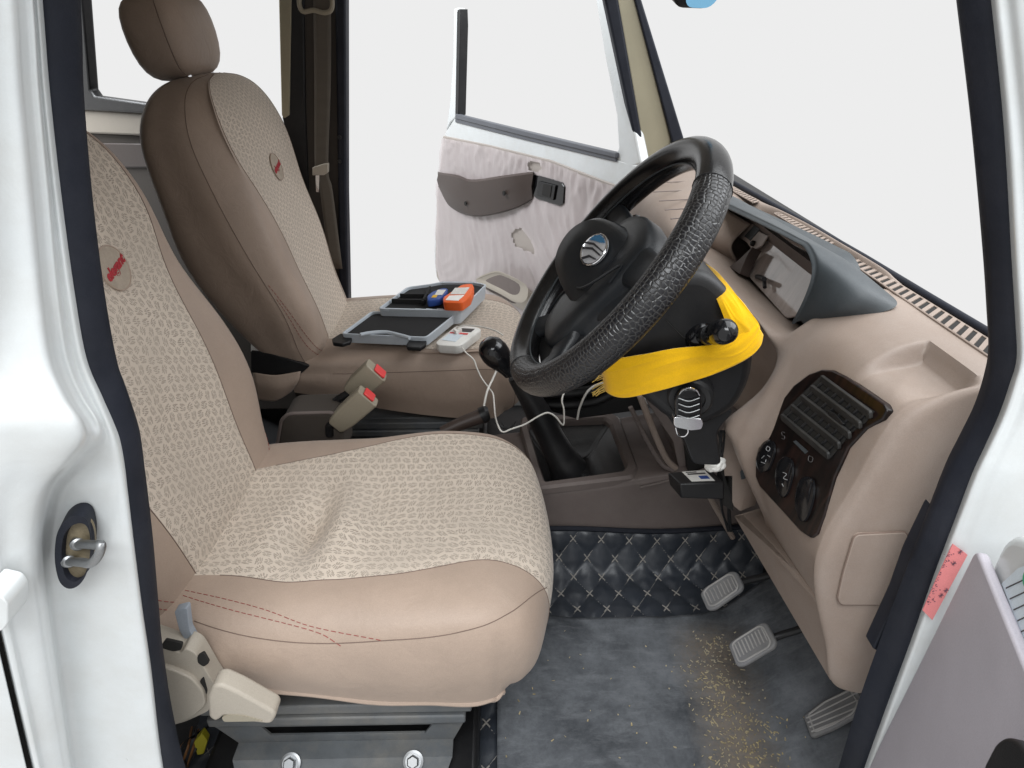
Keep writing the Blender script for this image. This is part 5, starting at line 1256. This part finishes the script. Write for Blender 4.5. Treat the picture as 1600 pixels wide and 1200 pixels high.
# crumpled white connector and dangling wires beside the column
cw = thing('white_connector', 'crumpled white connector with dark wires beside the steering column', 'connector', tuple(U(1118, 735, y=.02)))
bm = bmesh.new(); bmesh.ops.create_icosphere(bm, subdivisions=3, radius=1)
cc = U(1117, 725, y=.0)
for v in bm.verts:
    r = .6+.55*mnoise.noise(v.co*1.7+V((3, 1, 2)))+.35*mnoise.noise(v.co*4)
    v.co = cc+V((v.co.x*.013, v.co.y*.010, v.co.z*.011))*(1+r*.5)
me = bpy.data.meshes.new('connector_body'); bm.to_mesh(me); bm.free(); me.materials.append(M['whiteplastic'])
o = bpy.data.objects.new('connector_body', me); COL.objects.link(o); setpar(o, cw)
rnd = random.Random(9)
for k in range(5):
    MB().tube(crv([U(1122+rnd.uniform(-6, 8), 722, y=.01), U(1128+rnd.uniform(-4, 10), 700, y=.02), U(1124+rnd.uniform(-6, 14), 672, y=.03)], 6), .0018, 6).build('wire', M['black'], cw)
for k in range(4):
    MB().tube(crv([U(1125+5*k, 775, y=.04), U(1133+rnd.uniform(-6, 8), 800, y=.05), U(1140+rnd.uniform(-6, 8), 830, y=.06)], 6), .002, 6).build('wire', M['black'], cw)
# ------------------------------------------------------------------ open meter case on the passenger seat
zr, zb = .388, .350
case = thing('meter_case', 'open pale grey plastic meter case with black foam on passenger seat', 'case', tuple(U(650, 500, z=zb)))
def shell(rim, floor_z, wall, nm, foam_in, zrim, foamz):
    Rm = [U(a, b, z=zrim) for a, b in rim]; c = sum(Rm, V())/len(Rm)
    o = roundpoly(Rm, .012, 3); i = [c+(p-c)*.955 for p in o]
    low = [c+(p-c)*.97 for p in o]
    dz = V((0, 0, floor_z-zrim))
    sh_ = MB().loft([[p+dz for p in low], o, [p+V((0, 0, .0)) for p in i], [c+(p-c)*.985+dz*.7 for p in i]], (True, True)).build(nm, M['greyplastic'], case, smooth=35, bevel=.0015)
    f = MB().prism([c+(p-c)*foam_in+V((0, 0, foamz-zrim)) for p in o], (0, 0, -.008)).build('foam', M['foam'], sh_)
    return Rm, sh_
lid, lsh = shell(((580, 486), (717, 487), (667, 527), (532, 521)), .352, .004, 'case_lid', .93, .378, .372)
bas, bsh = shell(((590, 482), (719, 485), (761, 444), (738, 440), (690, 440), (668, 444), (636, 448)), .352, .004, 'case_base', .94, .394, .386)
for k in range(7):
    s = .08+.13*k; a = U(588+(718-588)*s, 484, z=.389)
    MB().tube([a, U(588+(718-588)*(s+.07), 484.5, z=.389)], .004, 8).build('hinge', M['greyplastic'], case)
for q in (((519, 535), (533, 526), (552, 529), (548, 539), (536, 543), (521, 541)), ((635, 544), (641, 535), (667, 535), (666, 543), (657, 549), (637, 548))):
    MB().prism(roundpoly([U(a, b, z=.357) for a, b in q], .003), (0, 0, .010)).build('latch', M['black'], case, bevel=.002)
hq = [(565, 524), (578, 519), (602, 518), (626, 523), (638, 529), (638, 535), (600, 534), (566, 530)]
MB().tube(crv([U(a, b, z=.381) for a, b in ((563, 523), (580, 520), (602, 519), (622, 523), (640, 528))], 6), .005, 8).build('carry_handle', M['greyplastic'], case)
MB().tube([U(690, 442, z=.402), U(738, 442, z=.402)], .004, 6).build('handle_bar', M['greyplastic'], case)
# compartment dividers
for p, q in (((625, 459), (672, 459)), ((612, 467), (665, 468)), ((672, 447), (660, 470))):
    a, b = U(*p, z=.400), U(*q, z=.400); s = (b-a).normalized().cross(V((0, 0, 1)))*.003
    MB().prism([a-s, b-s, b+s, a+s], (0, 0, -.012)).build('divider', M['foam'], bsh)
def meter(nm, label, pts, z0, h, mt, panels, taper=.9):
    root = thing(nm, label, 'meter', tuple(U(*pts[0], z=z0)))
    P = roundpoly([U(a, b, z=z0+h) for a, b in pts], .008, 3); c = sum(P, V())/len(P)
    bd_ = MB().loft([[c+(p-c)*.96+V((0, 0, -h)) for p in P], [p+V((0, 0, -h*.6)) for p in P], [p+V((0, 0, -.003)) for p in P], [c+(p-c)*.93 for p in P]]).build('meter_body', mt, root, smooth=40)
    for nm2, q, m2 in panels:
        MB().prism([U(a, b, z=z0+h+.0004) for a, b in q], (0, 0, .0006)).build(nm2, m2, bd_)
    return root
meter('orange_meter', 'orange handheld meter lying in the open case', ((692, 464), (700, 459), (722, 444), (738, 442), (741, 449), (736, 462), (722, 472), (693, 471)), .394, .026, M['orange'], (('display', ((711, 450), (734, 449), (726, 460), (703, 460)), M['lcd']), ('face_plate', ((702, 462), (726, 461), (716, 470), (696, 469)), M['whiteplastic'])))
meter('blue_meter', 'small blue handheld meter beside the orange one in the case', ((667, 462), (675, 456), (690, 450), (700, 450), (698, 458), (688, 466), (668, 469)), .394, .020, M['blue'], (('display', ((684, 453), (697, 453), (691, 461), (679, 461)), M['lcd']), ('keypad', ((677, 461), (684, 461), (681, 465), (674, 465)), M['yellow'])))
# white tester on the cushion edge with its lead
wt = thing('white_tester', 'small white tester with cable on the front of passenger cushion', 'tester', tuple(U(700, 540, z=.345)))
P = roundpoly([U(a, b, z=.372) for a, b in ((681, 534), (712, 509), (722, 508), (748, 511), (752, 515), (722, 538), (714, 540), (684, 538))], .006, 3); c = sum(P, V())/len(P)
wb = MB().loft([[c+(p-c)*.94+V((0, 0, -.024)) for p in P], [p+V((0, 0, -.018)) for p in P], [p+V((0, 0, -.002)) for p in P], [c+(p-c)*.95 for p in P]]).build('tester_body', M['whiteplastic'], wt, smooth=40)
for q, mt in ((((690, 531), (703, 521), (724, 523), (712, 534)), M['paper']), (((722, 513), (742, 514), (736, 519), (716, 518)), M['greyprint']), (((704, 519), (732, 521), (730, 523), (702, 521)), M['red'])):
    MB().prism([U(a, b, z=.3726) for a, b in q], (0, 0, .0006)).build('tester_panel', mt, wb)
MB().prism([U(a, b, z=.382) for a, b in ((708, 514), (716, 511), (722, 514), (713, 518))], (0, 0, -.01)).build('plug', M['whiteplastic'], wb, bevel=.001)
cab = thing('white_cable', 'thin white cable looping from the tester down past the gear lever', 'cable', tuple(U(722, 540, y=.55)))
def cable(pts, r=.0019, mt='wire', nm='cable_run'):
    return MB().tube(crv([U(a, b, y=y) for a, b, y in pts], 8), r, 7).build(nm, M[mt], cab, smooth=60)
cable([(722, 543, .575), (729, 552, .56), (740, 562, .55), (745, 575, .54), (752, 590, .53), (762, 604, .50), (770, 615, .46), (772, 630, .42), (774, 650, .36), (779, 667, .30), (786, 675, .285), (800, 670, .29), (820, 663, .30), (842, 650, .31), (856, 645, .315), (868, 651, .318), (877, 662, .32), (881, 662, .325), (881, 640, .33), (878, 625, .34), (884, 608, .36), (893, 594, .38), (903, 580, .42)])
cable([(712, 513, .66), (722, 509, .65), (740, 509, .64), (758, 512, .62), (775, 517, .60), (786, 524, .58)])
cable([(776, 578, .46), (770, 592, .44), (761, 612, .41), (755, 640, .385)], .0026)
cable([(902, 655, .42), (906, 636, .42), (918, 612, .42), (935, 600, .43), (955, 597, .44)], .0028)
for s in range(3):
    cable([(772+6*s, 660, .33), (785+5*s, 668+3*s, .32), (800+3*s, 668-5*s, .33)], .0012, 'black', 'loose_wire')
# ------------------------------------------------------------------ one car: everything fixed to it becomes its part
car = thing('car', 'white car seen through its open driver doorway, beige interior with two leaf-print seats', 'car', (0, .35, -.2))
def own(o, par):
    o.parent = par; o.matrix_parent_inverse = Matrix.Translation(-par.location) if par.type == 'EMPTY' else Matrix.Identity(4)
def absorb(e, main=None, label=None):
    """turn the Empty e into one part of the car: its main mesh takes the name, all its pieces become sub-parts"""
    name = e.name; kids = list(e.children); off = V(e.location)-V(e.get('built_at', e.location))
    m = next(k for k in kids if k.name.split('.')[0] == main) if main else kids[0]
    every = [g for k in kids for g in [k]+list(k.children)]
    lab = label or e['label']
    bpy.data.objects.remove(e)
    for k in every:
        if off.length: k.data.transform(Matrix.Translation(off))
        if k is not m: own(k, m)
    own(m, car); m.name = name; m['label'] = lab
    return m
def adopt(e):
    """the Empty's meshes become parts of the car themselves"""
    for k in list(e.children): own(k, car)
    bpy.data.objects.remove(e)
pas['built_at'] = (-.25, 0, -.06)
adopt(body)
for e, mn in ((drv, 'backrest_shell'), (pas, 'backrest_shell'), (rd, 'door_skin'), (pdoor, 'door_shell'), (ddoor, 'door_shell'), (rdoor, 'lower_trim'), (dash, 'dash_skin'), (colm, 'shroud'), (sw, 'rim'), (con, 'tunnel_cover'), (gl, 'lever_sleeve'), (hb_, 'grip'), (bn_, 'bin_body'), (belt, 'webbing'), (mr, 'mirror_housing'), (wr, 'wire'), (cw, 'connector_body')):
    absorb(e, mn)
for o in list(COL.objects):
    if o.type == 'EMPTY' and o.parent is None and o.name.split('.')[0] in ('belt_buckle',): absorb(o, 'buckle_body')
    elif o.type == 'EMPTY' and o.parent is None and o.name.endswith('_pedal'): absorb(o, 'pedal_pad')
for o in (fl, tb):
    del o['kind']; own(o, car)
